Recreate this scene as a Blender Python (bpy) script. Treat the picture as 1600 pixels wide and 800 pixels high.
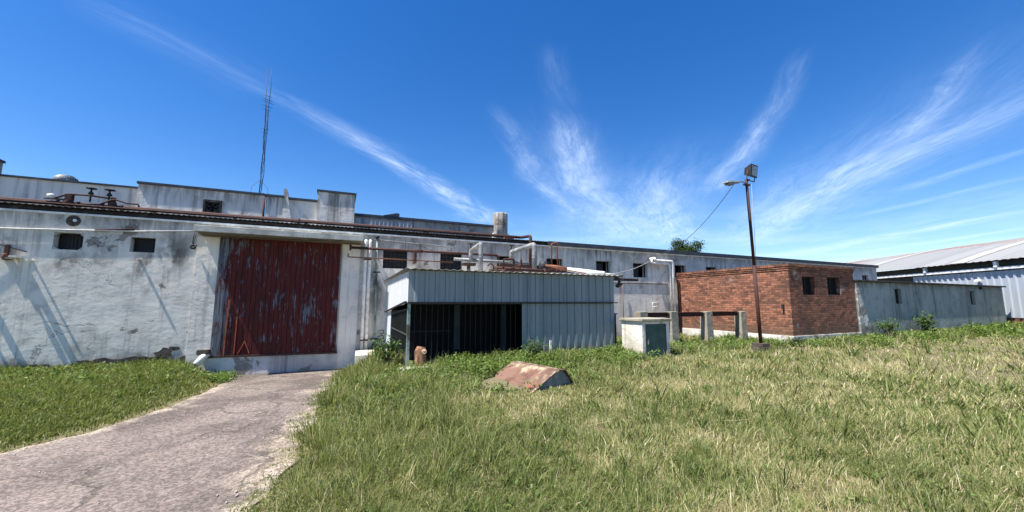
import bpy, bmesh, math, random
import numpy as np
from mathutils import Vector, Matrix
S = bpy.context.scene
for o in list(bpy.data.objects): bpy.data.objects.remove(o)
COL = S.collection
R = math.radians
RND = random.Random(7)
NP = np.random.default_rng(11)

# ------------------------------------------------------------------ camera
EYE = 1.65
PITCH, YAW, FPX = R(6.8428), R(24.1149), 600.0      # FPX: focal length for a 1600 px wide frame
cam = bpy.data.cameras.new('camera'); co = bpy.data.objects.new('camera', cam); COL.objects.link(co)
cam.sensor_fit = 'HORIZONTAL'; cam.sensor_width = 36; cam.lens = FPX / 1600 * 36
cam.clip_start = 0.05; cam.clip_end = 3000
co.location = (0, 0, EYE); co.rotation_euler = (R(90) + PITCH, 0, -YAW)
S.camera = co

def ray(x, y):
    r, u, f = x - 800., 400. - y, FPX
    fw = f*math.cos(PITCH) - u*math.sin(PITCH); up = f*math.sin(PITCH) + u*math.cos(PITCH)
    return Vector((r*math.cos(YAW) + fw*math.sin(YAW), -r*math.sin(YAW) + fw*math.cos(YAW), up))
def onY(x, y, D):
    d = ray(x, y); return Vector((0, 0, EYE)) + d*(D/d.y)
def onZ(x, y, z=0):
    d = ray(x, y); return Vector((0, 0, EYE)) + d*((z-EYE)/d.z)

# ------------------------------------------------------------------ sun, sky, exposure
SUN = Vector((.48, .08, -1)).normalized()           # travel direction of the sunlight
sl = bpy.data.lights.new('sun', 'SUN'); sl.energy = 5.0; sl.angle = R(.53); sl.color = (1, .95, .87)
so = bpy.data.objects.new('sun', sl); COL.objects.link(so)
so.rotation_euler = SUN.to_track_quat('-Z', 'Y').to_euler(); so.location = (-10, -3, 25)
S.view_settings.view_transform = 'Standard'; S.view_settings.look = 'None'
S.view_settings.exposure = 1.05; S.view_settings.gamma = 1
S.view_settings.use_curve_mapping = False
S.render.film_transparent = False
S.cycles.max_bounces = 6; S.cycles.diffuse_bounces = 3; S.cycles.glossy_bounces = 2
S.cycles.transmission_bounces = 3; S.cycles.transparent_max_bounces = 6
S.cycles.sample_clamp_indirect = 4

class NT:
    """small helper to write node trees"""
    def __init__(s, tree): s.t = tree; s.n = tree.nodes; s.l = tree.links
    def put(s, sock, v):
        if v is None: return
        if isinstance(v, bpy.types.NodeSocket): s.l.new(v, sock)
        else:
            if sock.type == 'RGBA' and isinstance(v, tuple) and len(v) == 3: v = v + (1,)
            sock.default_value = v
    def node(s, typ, **kw):
        n = s.n.new(typ)
        for k, v in kw.items(): setattr(n, k, v)
        return n
    def m(s, op, a, b=None, c=None, clamp=False):
        n = s.node('ShaderNodeMath', operation=op, use_clamp=clamp)
        for i, v in enumerate((a, b, c)): s.put(n.inputs[i], v)
        return n.outputs[0]
    def vm(s, op, a, b=None, out=0):
        n = s.node('ShaderNodeVectorMath', operation=op)
        s.put(n.inputs[0], a); s.put(n.inputs[1], b)
        return n.outputs[out]
    def mix(s, f, a, b, blend='MIX'):
        n = s.node('ShaderNodeMix', data_type='RGBA', blend_type=blend)
        s.put(n.inputs[0], f); s.put(n.inputs[6], a); s.put(n.inputs[7], b); return n.outputs[2]
    def ramp(s, f, lo, hi, a=0., b=1.):
        n = s.node('ShaderNodeMapRange'); n.clamp = True; n.interpolation_type = 'SMOOTHSTEP'
        for i, v in enumerate((f, lo, hi, a, b)): s.put(n.inputs[i], v)
        return n.outputs[0]
    def pos(s): return s.node('ShaderNodeNewGeometry').outputs['Position']
    def sep(s, v):
        n = s.node('ShaderNodeSeparateXYZ'); s.put(n.inputs[0], v); return n.outputs
    def comb(s, x, y, z):
        n = s.node('ShaderNodeCombineXYZ')
        for i, v in enumerate((x, y, z)): s.put(n.inputs[i], v)
        return n.outputs[0]
    def noise(s, v, scale, detail=4, rough=.55, stretch=None, dist=0):
        if stretch: v = s.vm('MULTIPLY', v, stretch)
        n = s.node('ShaderNodeTexNoise'); s.put(n.inputs['Vector'], v)
        n.inputs['Scale'].default_value = scale; n.inputs['Detail'].default_value = detail
        n.inputs['Roughness'].default_value = rough; n.inputs['Distortion'].default_value = dist
        return n.outputs[0]
    def attr(s, name, out='Fac'):
        n = s.node('ShaderNodeAttribute', attribute_name=name); return n.outputs[out]

# world: Nishita sky plus high cirrus, defined on a plane far overhead (direction of view only)
W = bpy.data.worlds.new('World'); S.world = W; W.use_nodes = True
nt = NT(W.node_tree); nt.n.clear()
sky = nt.node('ShaderNodeTexSky', sky_type='NISHITA'); sky.sun_disc = False
sky.sun_elevation = math.asin(-SUN.z); sky.sun_rotation = math.atan2(-SUN.x, -SUN.y)
sky.altitude = 100; sky.air_density = 1.0; sky.dust_density = .2; sky.ozone_density = 2.5
hs = nt.node('ShaderNodeHueSaturation'); hs.inputs['Saturation'].default_value = 1.38; hs.inputs['Value'].default_value = 1.0
hs.inputs['Hue'].default_value = .51
nt.put(hs.inputs['Color'], sky.outputs[0])
dirv = nt.node('ShaderNodeTexCoord').outputs['Generated']
dx, dy, dz = nt.sep(dirv)
zz = nt.m('MAXIMUM', dz, .02)
P = nt.comb(nt.m('DIVIDE', dx, zz), nt.m('DIVIDE', dy, zz), 0)
warp = nt.node('ShaderNodeTexNoise'); nt.put(warp.inputs['Vector'], P); warp.inputs['Scale'].default_value = .75; warp.inputs['Detail'].default_value = 5
wv = nt.vm('MULTIPLY', nt.vm('SUBTRACT', warp.outputs['Color'], (.5, .5, .5)), (.3, .3, 0))
PW = nt.vm('ADD', P, wv)
def cp(x, y):
    d = ray(x, y); return Vector((d.x/d.z, d.y/d.z))
total = None
# each streak: start, end (picture positions of the ends when the cloud was surveyed), half widths, strength
STREAKS = [((120, -10), (400, 135), .09, .14, .13), ((380, 128), (600, 235), .04, .12, .28), ((540, 205), (770, 350), .06, .2, .75),
           ((1545, 70), (1400, 215), .03, .09, .45), ((1440, 180), (1180, 372), .08, .24, .62), ((1640, 130), (1230, 335), .12, .22, .5),
           ((1262, 80), (1205, 180), .03, .06, .28), ((1222, 150), (1120, 300), .05, .12, .5),
           ((876, 180), (905, 300), .08, .2, .62), ((900, 280), (985, 370), .12, .35, .62), ((775, 175), (840, 290), .05, .1, .35), ((835, 280), (900, 340), .05, .12, .5),
           ((1015, 280), (1050, 375), .12, .45, .62), ((1640, 322), (1230, 398), .12, .35, .8), ((1640, 222), (1420, 296), .04, .1, .34),
           ((865, 70), (890, 160), .04, .06, .12), ((1640, 350), (1350, 395), .12, .25, .6), ((1640, 268), (1330, 340), .05, .12, .3), ((1260, 250), (1150, 372), .1, .3, .3), ((1640, 60), (1180, 385), .3, .6, .26), ((1060, 235), (980, 385), .3, .8, .3), ((860, 200), (930, 380), .2, .5, .22)]
for (a, b, wa, wb, st) in STREAKS:
    A, B = cp(*a), cp(*b); L = (B-A).length; t = (B-A)/L; n_ = Vector((-t.y, t.x))
    q = nt.vm('SUBTRACT', PW, (A.x, A.y, 0))
    along = nt.m('DIVIDE', nt.vm('DOT_PRODUCT', q, (t.x, t.y, 0), out=1), L)
    across = nt.m('ABSOLUTE', nt.vm('DOT_PRODUCT', q, (n_.x, n_.y, 0), out=1))
    wid = nt.m('MULTIPLY_ADD', along, wb-wa, wa)
    prof = nt.m('POWER', nt.ramp(nt.m('DIVIDE', across, nt.m('MAXIMUM', wid, .01)), 0., 2.3, 1., 0.), 1.5)
    ends = nt.m('MULTIPLY', nt.ramp(along, -.12, .25), nt.ramp(along, .8, 1.2, 1., 0.))
    fib = nt.noise(nt.comb(nt.m('MULTIPLY', along, L*1.3), nt.m('MULTIPLY', nt.vm('DOT_PRODUCT', q, (n_.x, n_.y, 0), out=1), 5.), a[0]*.37), 1.5, 7, .68, dist=.5)
    fine = nt.noise(nt.comb(nt.m('MULTIPLY', along, L*1.6), nt.m('MULTIPLY', nt.vm('DOT_PRODUCT', q, (n_.x, n_.y, 0), out=1), 22.), a[1]*.53), 1.6, 6, .7, dist=.8)
    prof = nt.m('MULTIPLY', prof, nt.ramp(fine, .3, .66, .55, 1.08))
    dens = nt.m('MULTIPLY', nt.m('MULTIPLY', nt.m('MULTIPLY', prof, ends), .7), nt.m('MULTIPLY', nt.ramp(fib, .3, .68, .12, 1.), st))
    total = dens if total is None else nt.m('SUBTRACT', nt.m('ADD', total, dens), nt.m('MULTIPLY', total, dens))
# thin veil low over the horizon, thicker to the right of the building
vn = nt.noise(P, .55, 6, .6, dist=.6)
veil = nt.m('MULTIPLY', nt.m('MULTIPLY', nt.ramp(dz, .3, .04, 0., .34), nt.ramp(vn, .42, .68, .05, .8)), nt.ramp(dx, -.25, .45, .2, 1.))
total = nt.m('SUBTRACT', nt.m('ADD', total, veil), nt.m('MULTIPLY', total, veil), clamp=True)
SKYMUL = .09
cloudcol = nt.mix(total, hs.outputs[0], (5.6, 6.7, 8.4))
bg = nt.node('ShaderNodeBackground'); nt.put(bg.inputs[0], cloudcol); bg.inputs[1].default_value = SKYMUL
wo = nt.node('ShaderNodeOutputWorld'); nt.l.new(bg.outputs[0], wo.inputs[0])

# ------------------------------------------------------------------ materials
MATS = {}
def newmat(name):
    m = bpy.data.materials.new(name); m.use_nodes = True; t = NT(m.node_tree); t.n.clear()
    out = t.node('ShaderNodeOutputMaterial'); b = t.node('ShaderNodeBsdfPrincipled')
    t.l.new(b.outputs[0], out.inputs[0]); MATS[name] = m; m.diffuse_color = (.5, .5, .5, 1)
    b.inputs['Specular IOR Level'].default_value = .3
    return m, t, b, out
def bump(t, b, h, strength=.4, dist=.02):
    n = t.node('ShaderNodeBump'); n.inputs['Strength'].default_value = strength; n.inputs['Distance'].default_value = dist
    t.put(n.inputs['Height'], h); t.l.new(n.outputs[0], b.inputs['Normal'])

def plaster(name, base, grey, dark, top=None, bot=None, peel=.62, streak=.5, bstr=.6, band=None, stain=False):
    """old limewashed plaster: blotches, peeled patches, run-off streaks, damp foot"""
    m, t, b, o = newmat(name); p = t.pos(); x, y, z = t.sep(p)
    big = t.noise(p, .55, 5, .6); mid = t.noise(p, 2.2, 5, .6, dist=.4); fine = t.noise(p, 14, 4, .6)
    c = t.mix(t.ramp(big, .38, .66), base, grey)
    c = t.mix(t.m('MULTIPLY', t.ramp(mid, .5, .68), .65), c, tuple(v*.72 for v in grey))
    run = t.noise(p, 1.0, 5, .65, (7., 7., .28)); run2 = t.noise(p, 1.0, 4, .6, (1.6, 1.6, .35))
    sm = t.m('MULTIPLY', t.ramp(run, .47, .66), t.ramp(run2, .4, .6))
    c = t.mix(t.m('MULTIPLY', sm, streak), c, dark)
    if top:
        g = t.m('MULTIPLY', t.ramp(z, top[0], top[1]), t.ramp(t.noise(p, 1., 5, .7, (5, 5, .6)), .36, .62))
        c = t.mix(t.m('MULTIPLY', g, .65), c, dark)
    if band:   # the dirtier strip under the eaves
        zb = t.m('ADD', z, t.m('MULTIPLY', t.m('SUBTRACT', t.noise(p, .9, 5, .65), .5), 1.6)); g = t.ramp(zb, band[0], band[1])
        bl = t.ramp(t.noise(p, 1.1, 6, .66, (1, 1, .7), .3), .4, .62)
        c = t.mix(t.m('MULTIPLY', g, t.m('MULTIPLY_ADD', bl, .5, .12)), c, (.2, .185, .165))
        c = t.mix(t.m('MULTIPLY', t.m('MULTIPLY', g, .85), t.m('MULTIPLY', t.ramp(run, .48, .66), t.ramp(t.noise(p, .5, 3, .5), .5, .62))), c, dark)
    if stain:   # fine cracks running between the openings
        ck = t.node('ShaderNodeTexVoronoi', feature='DISTANCE_TO_EDGE'); ck.inputs['Scale'].default_value = .55
        t.put(ck.inputs['Vector'], t.vm('ADD', t.vm('MULTIPLY', p, (.8, 0, 1.3)), t.vm('MULTIPLY', t.comb(t.noise(p, 2.4, 5), 0, t.noise(p, 2.9, 5)), (.7, 0, .7))))
        ckm = t.m('MULTIPLY', t.ramp(ck.outputs[0], .001, .006, 1., 0.), t.ramp(t.noise(p, .7, 3), .46, .56)); c = t.mix(t.m('MULTIPLY', ckm, .55), c, dark)
    if stain:   # mildew patches with a place of their own on the wall
        for (sx, sz, rx, rz, k) in ((-3.95, 2.85, .6, .55, 1.), (-4.6, 2.35, .7, .3, .5), (-5.4, 2.75, .5, .35, .6), (1.05, 2.2, .35, 1.3, .9), (2.4, 2.55, .8, .35, .7), (.6, 1.0, .25, .9, .5), (-5.88, 2.55, .3, .5, .8), (-4.5, 2.6, .28, .4, .7), (9.5, 2.4, .4, .45, .6), (11.4, 2.35, .4, .5, .6), (7.3, 2.5, .4, .4, .6), (-6.9, 2.9, .4, .5, .6)):
            dd_ = t.vm('LENGTH', t.comb(t.m('DIVIDE', t.m('SUBTRACT', x, sx), rx), 0, t.m('DIVIDE', t.m('SUBTRACT', z, sz), rz)), out=1)
            g = t.m('MULTIPLY', t.ramp(dd_, 1.2, .2), t.ramp(t.noise(p, 2.6, 6, .68, (1, 1, .55), .3), .4, .62)); c = t.mix(t.m('MULTIPLY', g, .85*k), c, dark)
    if bot:
        zz = t.m('ADD', z, t.m('MULTIPLY', t.m('SUBTRACT', t.noise(p, 1.5, 5, .65), .5), .9))
        g = t.ramp(zz, bot[1], bot[0]); c = t.mix(t.m('MULTIPLY', g, .75), c, tuple(v*1.9 for v in dark))
    pn = t.noise(p, 1.35, 6, .62, dist=.5)
    pm = t.ramp(pn, peel, peel+.03)
    c = t.mix(t.m('MULTIPLY', pm, .8), c, t.mix(t.ramp(fine, .35, .65), tuple(v*1.5 for v in dark), (.27, .235, .2)))
    sp = t.ramp(t.noise(p, 34, 2, .5), .68, .74); c = t.mix(t.m('MULTIPLY', sp, .5), c, dark)
    t.put(b.inputs['Base Color'], c); b.inputs['Roughness'].default_value = .92
    h = t.m('ADD', t.m('MULTIPLY', t.noise(p, 2.3, 6, .6, (1, 1, 1.3)), 1.3), t.m('ADD', t.m('MULTIPLY', fine, .25), t.m('MULTIPLY', pm, -.35)))
    bump(t, b, h, bstr, .05)
    return m
plaster('limewash', (.84, .785, .69), (.70, .655, .58), (.05, .045, .038), top=(3.35, 3.8), bot=(.12, .5), streak=.5, peel=.64, band=(2.7, 3.45), bstr=.2, stain=True)
plaster('limewash_bright', (.85, .795, .70), (.74, .69, .61), (.12, .105, .09), streak=.4, peel=.73, bstr=.25)
plaster('limewash_upper', (.85, .80, .71), (.72, .675, .6), (.09, .075, .06), top=(4.5, 5.25), streak=.7, peel=.66, bstr=.3)
plaster('old_parapet', (.47, .45, .42), (.31, .3, .28), (.07, .055, .045), top=(4.5, 5.0), streak=.85, peel=.58)
plaster('green_grey_plaster', (.33, .37, .355), (.24, .28, .27), (.05, .06, .058), top=(2.1, 2.45), bot=(.3, .75), streak=.7, peel=.68, bstr=.3)
plaster('peeling_plaster', (.55, .55, .52), (.3, .3, .28), (.05, .045, .04), streak=.9, peel=.5)
plaster('concrete', (.34, .305, .24), (.26, .235, .185), (.075, .065, .045), streak=.8, peel=.68)
plaster('white_concrete', (.74, .71, .64), (.62, .58, .5), (.16, .13, .09), bot=(.25, .75), streak=.6, peel=.7)
plaster('plinth_white', (.68, .66, .62), (.45, .43, .4), (.12, .1, .08), streak=.6, peel=.56)

def simple(name, col, rough=.6, metal=0, var=.25, scale=6, col2=None, thr=(.5, .62), stretch=None, bstr=0, spec=.3):
    m, t, b, o = newmat(name); p = t.pos()
    n = t.noise(p, scale, 5, .6, stretch)
    c = t.mix(t.ramp(n, .3, .7), tuple(v*(1-var) for v in col), tuple(min(1, v*(1+var)) for v in col))
    if col2:
        n2 = t.noise(p, scale*.6, 6, .65, stretch, .4); c = t.mix(t.ramp(n2, *thr), c, col2)
    t.put(b.inputs['Base Color'], c); b.inputs['Roughness'].default_value = rough; b.inputs['Metallic'].default_value = metal
    b.inputs['Specular IOR Level'].default_value = spec
    if bstr: bump(t, b, t.noise(p, scale*5, 4, .6), bstr, .01)
    return m
simple('white_paint', (.78, .77, .74), .55, col2=(.5, .45, .38), thr=(.62, .78), scale=5)
simple('pipe_lagging', (.2, .21, .205), .5, col2=(.34, .345, .33), thr=(.45, .6), scale=5, var=.15)
simple('rusty_pipe', (.058, .022, .017), .75, col2=(.055, .026, .022), thr=(.48, .6), scale=4, bstr=.3)
simple('orange_rust', (.2, .085, .045), .85, col2=(.13, .05, .035), thr=(.5, .62), scale=9, bstr=.4)
simple('dark_rust', (.065, .035, .028), .85, col2=(.14, .06, .04), thr=(.58, .7), scale=9, bstr=.3)
simple('black_metal', (.03, .03, .032), .6, scale=8)
simple('dark_tile', (.032, .029, .028), .85, col2=(.09, .078, .07), thr=(.55, .65), scale=7, bstr=.3)
simple('coping_slate', (.05, .06, .075), .8, col2=(.15, .15, .15), thr=(.6, .72), scale=5)
simple('void', (.006, .006, .007), .9, var=.1)  # near-black, darkness of unlit rooms put into the colour
simple('dark_bar', (.013, .015, .015), .7, scale=4)
simple('dark_post', (.035, .05, .055), .7, scale=4)
simple('dirty_glass', (.012, .014, .018), .45, var=.4, scale=5, spec=.25)  # dirty panes; the dark rooms behind are put into the colour
simple('cellar_steel', (.05, .055, .05), .7, scale=4)
simple('canopy_concrete', (.42, .43, .39), .9, col2=(.2, .18, .14), thr=(.55, .68), scale=3, bstr=.3)
simple('soffit_wood', (.17, .14, .09), .9, col2=(.07, .055, .04), thr=(.5, .62), scale=3, stretch=(.5, 3, 3))
simple('galvanised', (.2, .21, .215), .5, .2, scale=10, col2=(.3, .27, .22), thr=(.55, .7))
simple('green_door', (.05, .10, .085), .6, col2=(.10, .15, .125), thr=(.55, .7), scale=4)
simple('rust_hood_edge', (.30, .25, .18), .8, col2=(.13, .07, .045), thr=(.42, .55), scale=9)
simple('bark', (.13, .1, .07), .95, scale=12, bstr=.5)
simple('rope', (.33, .33, .33), .8)
simple('black_cable', (.09, .09, .095), .7)
simple('glass_lamp', (.22, .225, .22), .15, scale=14, col2=(.08, .08, .08), thr=(.5, .55), spec=.6)
simple('stump_wood', (.24, .13, .07), .9, col2=(.1, .055, .035), thr=(.48, .58), scale=14, stretch=(2, 2, .6), bstr=.6)
simple('cut_wood', (.52, .36, .22), .9, col2=(.3, .18, .1), thr=(.5, .6), scale=16)
simple('slab_concrete', (.52, .48, .41), .9, col2=(.34, .31, .26), thr=(.5, .65), scale=3, bstr=.4)
simple('roof_sheet_pale', (.33, .325, .3), .7, scale=2, var=.1)
simple('old_brick', (.105, .085, .07), .95, col2=(.05, .042, .038), thr=(.45, .6), scale=9, bstr=.6)
simple('pale_board', (.55, .6, .66), .65, col2=(.4, .44, .48), thr=(.5, .65), scale=3, stretch=(3, 3, .4))
simple('green_pipe', (.25, .32, .29), .7, col2=(.1, .09, .07), thr=(.5, .6), scale=6)
simple('red_strip', (.36, .09, .045), .7, scale=8)

def steel_sheet(name, a, b_, pitch, axis, wear=.4, patch=None, seam=False):
    """painted ribbed sheets: each sheet a slightly different tone"""
    m, t, b, o = newmat(name); p = t.pos(); x, y, z = t.sep(p)
    u = t.vm('DOT_PRODUCT', p, axis, out=1)
    wn = t.node('ShaderNodeTexWhiteNoise', noise_dimensions='1D'); t.put(wn.inputs['W'], t.m('FLOOR', t.m('DIVIDE', u, pitch)))
    c = t.mix(wn.outputs[0], a, b_)
    run = t.noise(p, 1., 5, .65, (9, 9, .5)); big = t.noise(p, 1.2, 4, .6)
    c = t.mix(t.m('MULTIPLY', t.m('MULTIPLY', t.ramp(run, .5, .75), t.ramp(big, .4, .65)), wear), c, (.06, .07, .075))
    c = t.mix(t.m('MULTIPLY', t.ramp(t.noise(p, 4, 6, .65), .64, .7), .6), c, (.3, .33, .35))
    if seam:   # rust weeping from the fixings, mud splashed up from the ground
        ru = t.m('MULTIPLY', t.ramp(t.noise(p, 1., 6, .7, (14, 14, 1.1)), .58, .72), t.ramp(t.noise(p, 1.7, 4, .6), .45, .6)); c = t.mix(t.m('MULTIPLY', ru, .55), c, (.13, .075, .045))
        mu = t.ramp(t.m('ADD', z, t.m('MULTIPLY', t.noise(p, 3, 5, .65), -.7)), .38, .0); c = t.mix(t.m('MULTIPLY', mu, .65), c, (.12, .1, .07))
    if patch: c = t.mix(t.m('MULTIPLY', t.ramp(t.noise(p, .35, 5, .6), patch, patch+.05), t.ramp(z, 5.1, 5.5)), c, (.24, .15, .11))
    t.put(b.inputs['Base Color'], c); b.inputs['Roughness'].default_value = .5
    bump(t, b, t.noise(p, 3, 3, .5), .12, .02)
    if seam:   # thin dark seam line, once per sheet pitch
        f = t.m('FRACT', t.m('DIVIDE', u, pitch)); ln = t.ramp(t.m('ABSOLUTE', t.m('SUBTRACT', f, .5)), .0, .05, 1., 0.)
        t.put(b.inputs['Base Color'], t.mix(t.m('MULTIPLY', ln, .75), c, (.02, .03, .035)))
    return m
steel_sheet('shed_sheet', (.205, .245, .252), (.27, .312, .32), .225, (1, 0, 0), .6, seam=True)
steel_sheet('shed_side_sheet', (.56, .57, .57), (.64, .65, .65), .225, (0, 1, 0), .3)
WD = Vector((.53, .848, 0)).normalized()
steel_sheet('hall_cladding', (.37, .41, .46), (.43, .47, .52), 1.05, tuple(WD), .35)
steel_sheet('hall_roof', (.22, .22, .22), (.27, .27, .265), 1.4, tuple(WD), .3, patch=.5)
steel_sheet('shed_roof', (.32, .3, .27), (.42, .4, .37), .9, (1, 0, 0), .8)
steel_sheet('grey_corrugated', (.2, .22, .25), (.42, .43, .44), .15, (1, 0, 0), .8)

def brick(name, dark=1.):
    m, t, b, o = newmat(name); p = t.pos(); x, y, z = t.sep(p)
    wob = t.m('MULTIPLY', t.m('SUBTRACT', t.noise(p, 5, 3), .5), .012)
    v = t.comb(t.m('ADD', x, y), t.m('ADD', z, wob), 0)
    n = t.node('ShaderNodeTexBrick'); t.put(n.inputs['Vector'], v)
    n.inputs['Scale'].default_value = 1; n.inputs['Brick Width'].default_value = .24; n.inputs['Row Height'].default_value = .076
    n.inputs['Mortar Size'].default_value = .011; n.inputs['Mortar Smooth'].default_value = .35; n.inputs['Bias'].default_value = .05
    n.inputs['Color1'].default_value = (.40, .165, .10, 1); n.inputs['Color2'].default_value = (.12, .052, .036, 1)
    n.inputs['Mortar'].default_value = (.13, .075, .05, 1)
    c = t.mix(t.m('MULTIPLY', t.ramp(t.noise(p, 9, 4, .6), .5, .7), .6), n.outputs['Color'], (.46, .22, .12))
    c = t.mix(t.m('MULTIPLY', t.ramp(t.noise(p, 1.3, 6, .65), .44, .66), .6), c, (.095, .05, .036))
    c = t.mix(t.m('MULTIPLY', t.ramp(t.m('ADD', z, t.m('MULTIPLY', t.noise(p, 2.5, 5, .6), -.9)), .55, .15), .5), c, (.11, .085, .06))
    c = t.mix(t.m('MULTIPLY', t.ramp(t.noise(p, 1.0, 6, .65), .62, .7), .45), c, (.55, .5, .46))
    c = t.mix(1., c, (dark, dark, dark), 'MULTIPLY')
    t.put(b.inputs['Base Color'], c); b.inputs['Roughness'].default_value = .95
    h = t.m('ADD', t.m('MULTIPLY', n.outputs['Fac'], -1.), t.m('MULTIPLY', t.noise(p, 30, 3), .6))
    bump(t, b, h, .8, .012)
brick('brick')

def door_mat():
    m, t, b, o = newmat('red_door_paint'); p = t.pos(); x, y, z = t.sep(p)
    n1 = t.noise(p, 1., 7, .72, (19, 19, 2.6)); n2 = t.noise(p, 1., 5, .6, (1.7, 1.7, 1.1))
    lft = t.ramp(x, -2.45, -2.9, 0., .13)                               # more paint lost on the leading boards
    f = t.ramp(t.m('ADD', t.m('ADD', t.m('MULTIPLY', n1, .66), t.m('MULTIPLY', n2, .34)), lft), .548, .58)
    red = t.mix(t.ramp(t.noise(p, 3, 4, .6, (4, 4, .5)), .35, .65), (.062, .010, .009), (.105, .016, .012))
    wood = t.mix(t.ramp(t.noise(p, 1, 5, .7, (30, 30, 1.5)), .35, .65), (.06, .065, .075), (.19, .21, .24))
    t.put(b.inputs['Base Color'], t.mix(f, red, wood)); b.inputs['Roughness'].default_value = .75
    bump(t, b, t.m('ADD', t.noise(p, 1, 5, .7, (30, 30, 1.5)), t.m('MULTIPLY', f, -.6)), .5, .01)
door_mat()

def hood_mat():
    m, t, b, o = newmat('rust_hood'); p = t.pos()
    c = t.mix(t.ramp(t.noise(p, 3.5, 5, .6), .4, .6), (.11, .06, .042), (.18, .105, .075))
    c = t.mix(t.m('MULTIPLY', t.ramp(t.noise(p, 5, 6, .65, dist=.5), .52, .66), .7), c, (.26, .10, .05))
    z = t.sep(p)[2]
    c = t.mix(t.ramp(t.m('ADD', t.noise(p, 2.6, 6, .65), t.m('MULTIPLY', z, 1.1)), .95, 1.12), c, (.36, .30, .2))
    t.put(b.inputs['Base Color'], c); b.inputs['Roughness'].default_value = .8
    bump(t, b, t.noise(p, 12, 5, .6), .4, .01)
hood_mat()

def drive_mat():
    m, t, b, o = newmat('drive_surface'); p = t.pos(); e = t.attr('edge')   # edge: 0 in the middle, 1 at the worn margin
    big = t.noise(p, .55, 5, .62, dist=.4); fine = t.noise(p, 60, 3, .6); mid = t.noise(p, 3, 5, .62)
    c = t.mix(t.ramp(big, .35, .65), (.108, .088, .076), (.2, .165, .142))
    c = t.mix(t.m('MULTIPLY', t.ramp(mid, .54, .68), .5), c, (.24, .19, .165))
    sand = t.ramp(t.m('ADD', e, t.m('MULTIPLY', t.m('SUBTRACT', t.noise(p, 1.1, 6, .65, dist=.6), .5), 1.5)), .70, 1.05)
    c = t.mix(sand, c, t.mix(t.ramp(mid, .35, .65), (.27, .215, .17), (.38, .32, .255)))
    vo = t.node('ShaderNodeTexVoronoi'); t.put(vo.inputs['Vector'], p); vo.inputs['Scale'].default_value = 42
    ag = t.ramp(t.sep(vo.outputs['Color'])[0], .1, .95, .68, 1.32)
    c = t.mix(1., c, t.comb(ag, ag, ag), 'MULTIPLY')
    cr = t.node('ShaderNodeTexVoronoi', feature='DISTANCE_TO_EDGE'); cr.inputs['Scale'].default_value = .42
    t.put(cr.inputs['Vector'], t.vm('ADD', p, t.vm('MULTIPLY', t.comb(t.noise(p, 2.2, 4), t.noise(p, 2.6, 4), 0), (.9, .9, 0))))
    crk = t.m('MULTIPLY', t.ramp(cr.outputs[0], .004, .016, 1., 0.), t.ramp(t.noise(p, .8, 3), .42, .5))
    c = t.mix(t.m('MULTIPLY', t.ramp(t.noise(p, 1.7, 6, .68, dist=.7), .56, .66), .45), c, (.075, .06, .052))
    c = t.mix(t.m('MULTIPLY', crk, .5), c, (.06, .05, .04))
    t.put(b.inputs['Base Color'], c); b.inputs['Roughness'].default_value = .93
    bump(t, b, t.m('ADD', t.m('ADD', fine, t.m('MULTIPLY', mid, .8)), t.m('MULTIPLY', crk, -1.)), .8, .014)
drive_mat()

def ground_mat():
    m, t, b, o = newmat('soil'); p = t.pos()
    c = t.mix(t.ramp(t.noise(p, .8, 5, .6), .35, .65), (.10, .09, .045), (.15, .13, .07))
    c = t.mix(t.ramp(t.noise(p, 22, 5, .6), .45, .65), c, (.2, .165, .1))
    t.put(b.inputs['Base Color'], c); b.inputs['Roughness'].default_value = 1
    bump(t, b, t.noise(p, 30, 4, .6), .8, .03)
ground_mat()

def leaf_mat(name, stops, trans=.35, rough=.55):
    """stops: tint attribute (a property of each blade or leaf) to colour"""
    m, t, b, o = newmat(name); f = t.attr('tint')
    r = t.node('ShaderNodeValToRGB'); t.put(r.inputs[0], f); cr = r.color_ramp
    while len(cr.elements) < len(stops): cr.elements.new(.5)
    for e, (ps, c) in zip(cr.elements, stops): e.position = ps; e.color = c + (1,)
    t.put(b.inputs['Base Color'], r.outputs[0]); b.inputs['Roughness'].default_value = rough
    b.inputs['Specular IOR Level'].default_value = .25
    tr = t.node('ShaderNodeBsdfTranslucent'); t.put(tr.inputs[0], t.mix(1., r.outputs[0], (1.15, 1.2, .7), 'MULTIPLY'))
    mx = t.node('ShaderNodeMixShader'); mx.inputs[0].default_value = trans
    t.l.new(b.outputs[0], mx.inputs[1]); t.l.new(tr.outputs[0], mx.inputs[2]); t.l.new(mx.outputs[0], o.inputs[0])
leaf_mat('grass_blades', [(0, (.07, .11, .022)), (.3, (.205, .23, .075)), (.52, (.35, .355, .15)), (.66, (.22, .155, .085)), (.76, (.45, .385, .2)), (1, (.72, .64, .45))])
leaf_mat('lawn_blades', [(0, (.075, .105, .025)), (.5, (.165, .2, .05)), (.85, (.25, .265, .09)), (1, (.42, .37, .2))])
leaf_mat('weed_leaves', [(0, (.05, .09, .02)), (.5, (.12, .185, .04)), (.9, (.21, .27, .07)), (1, (.32, .32, .13))])
leaf_mat('shrub_leaves', [(0, (.025, .055, .018)), (.6, (.06, .115, .03)), (1, (.13, .19, .05))])
leaf_mat('tree_leaves', [(0, (.02, .04, .015)), (.6, (.05, .085, .025)), (1, (.1, .13, .045))])

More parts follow.
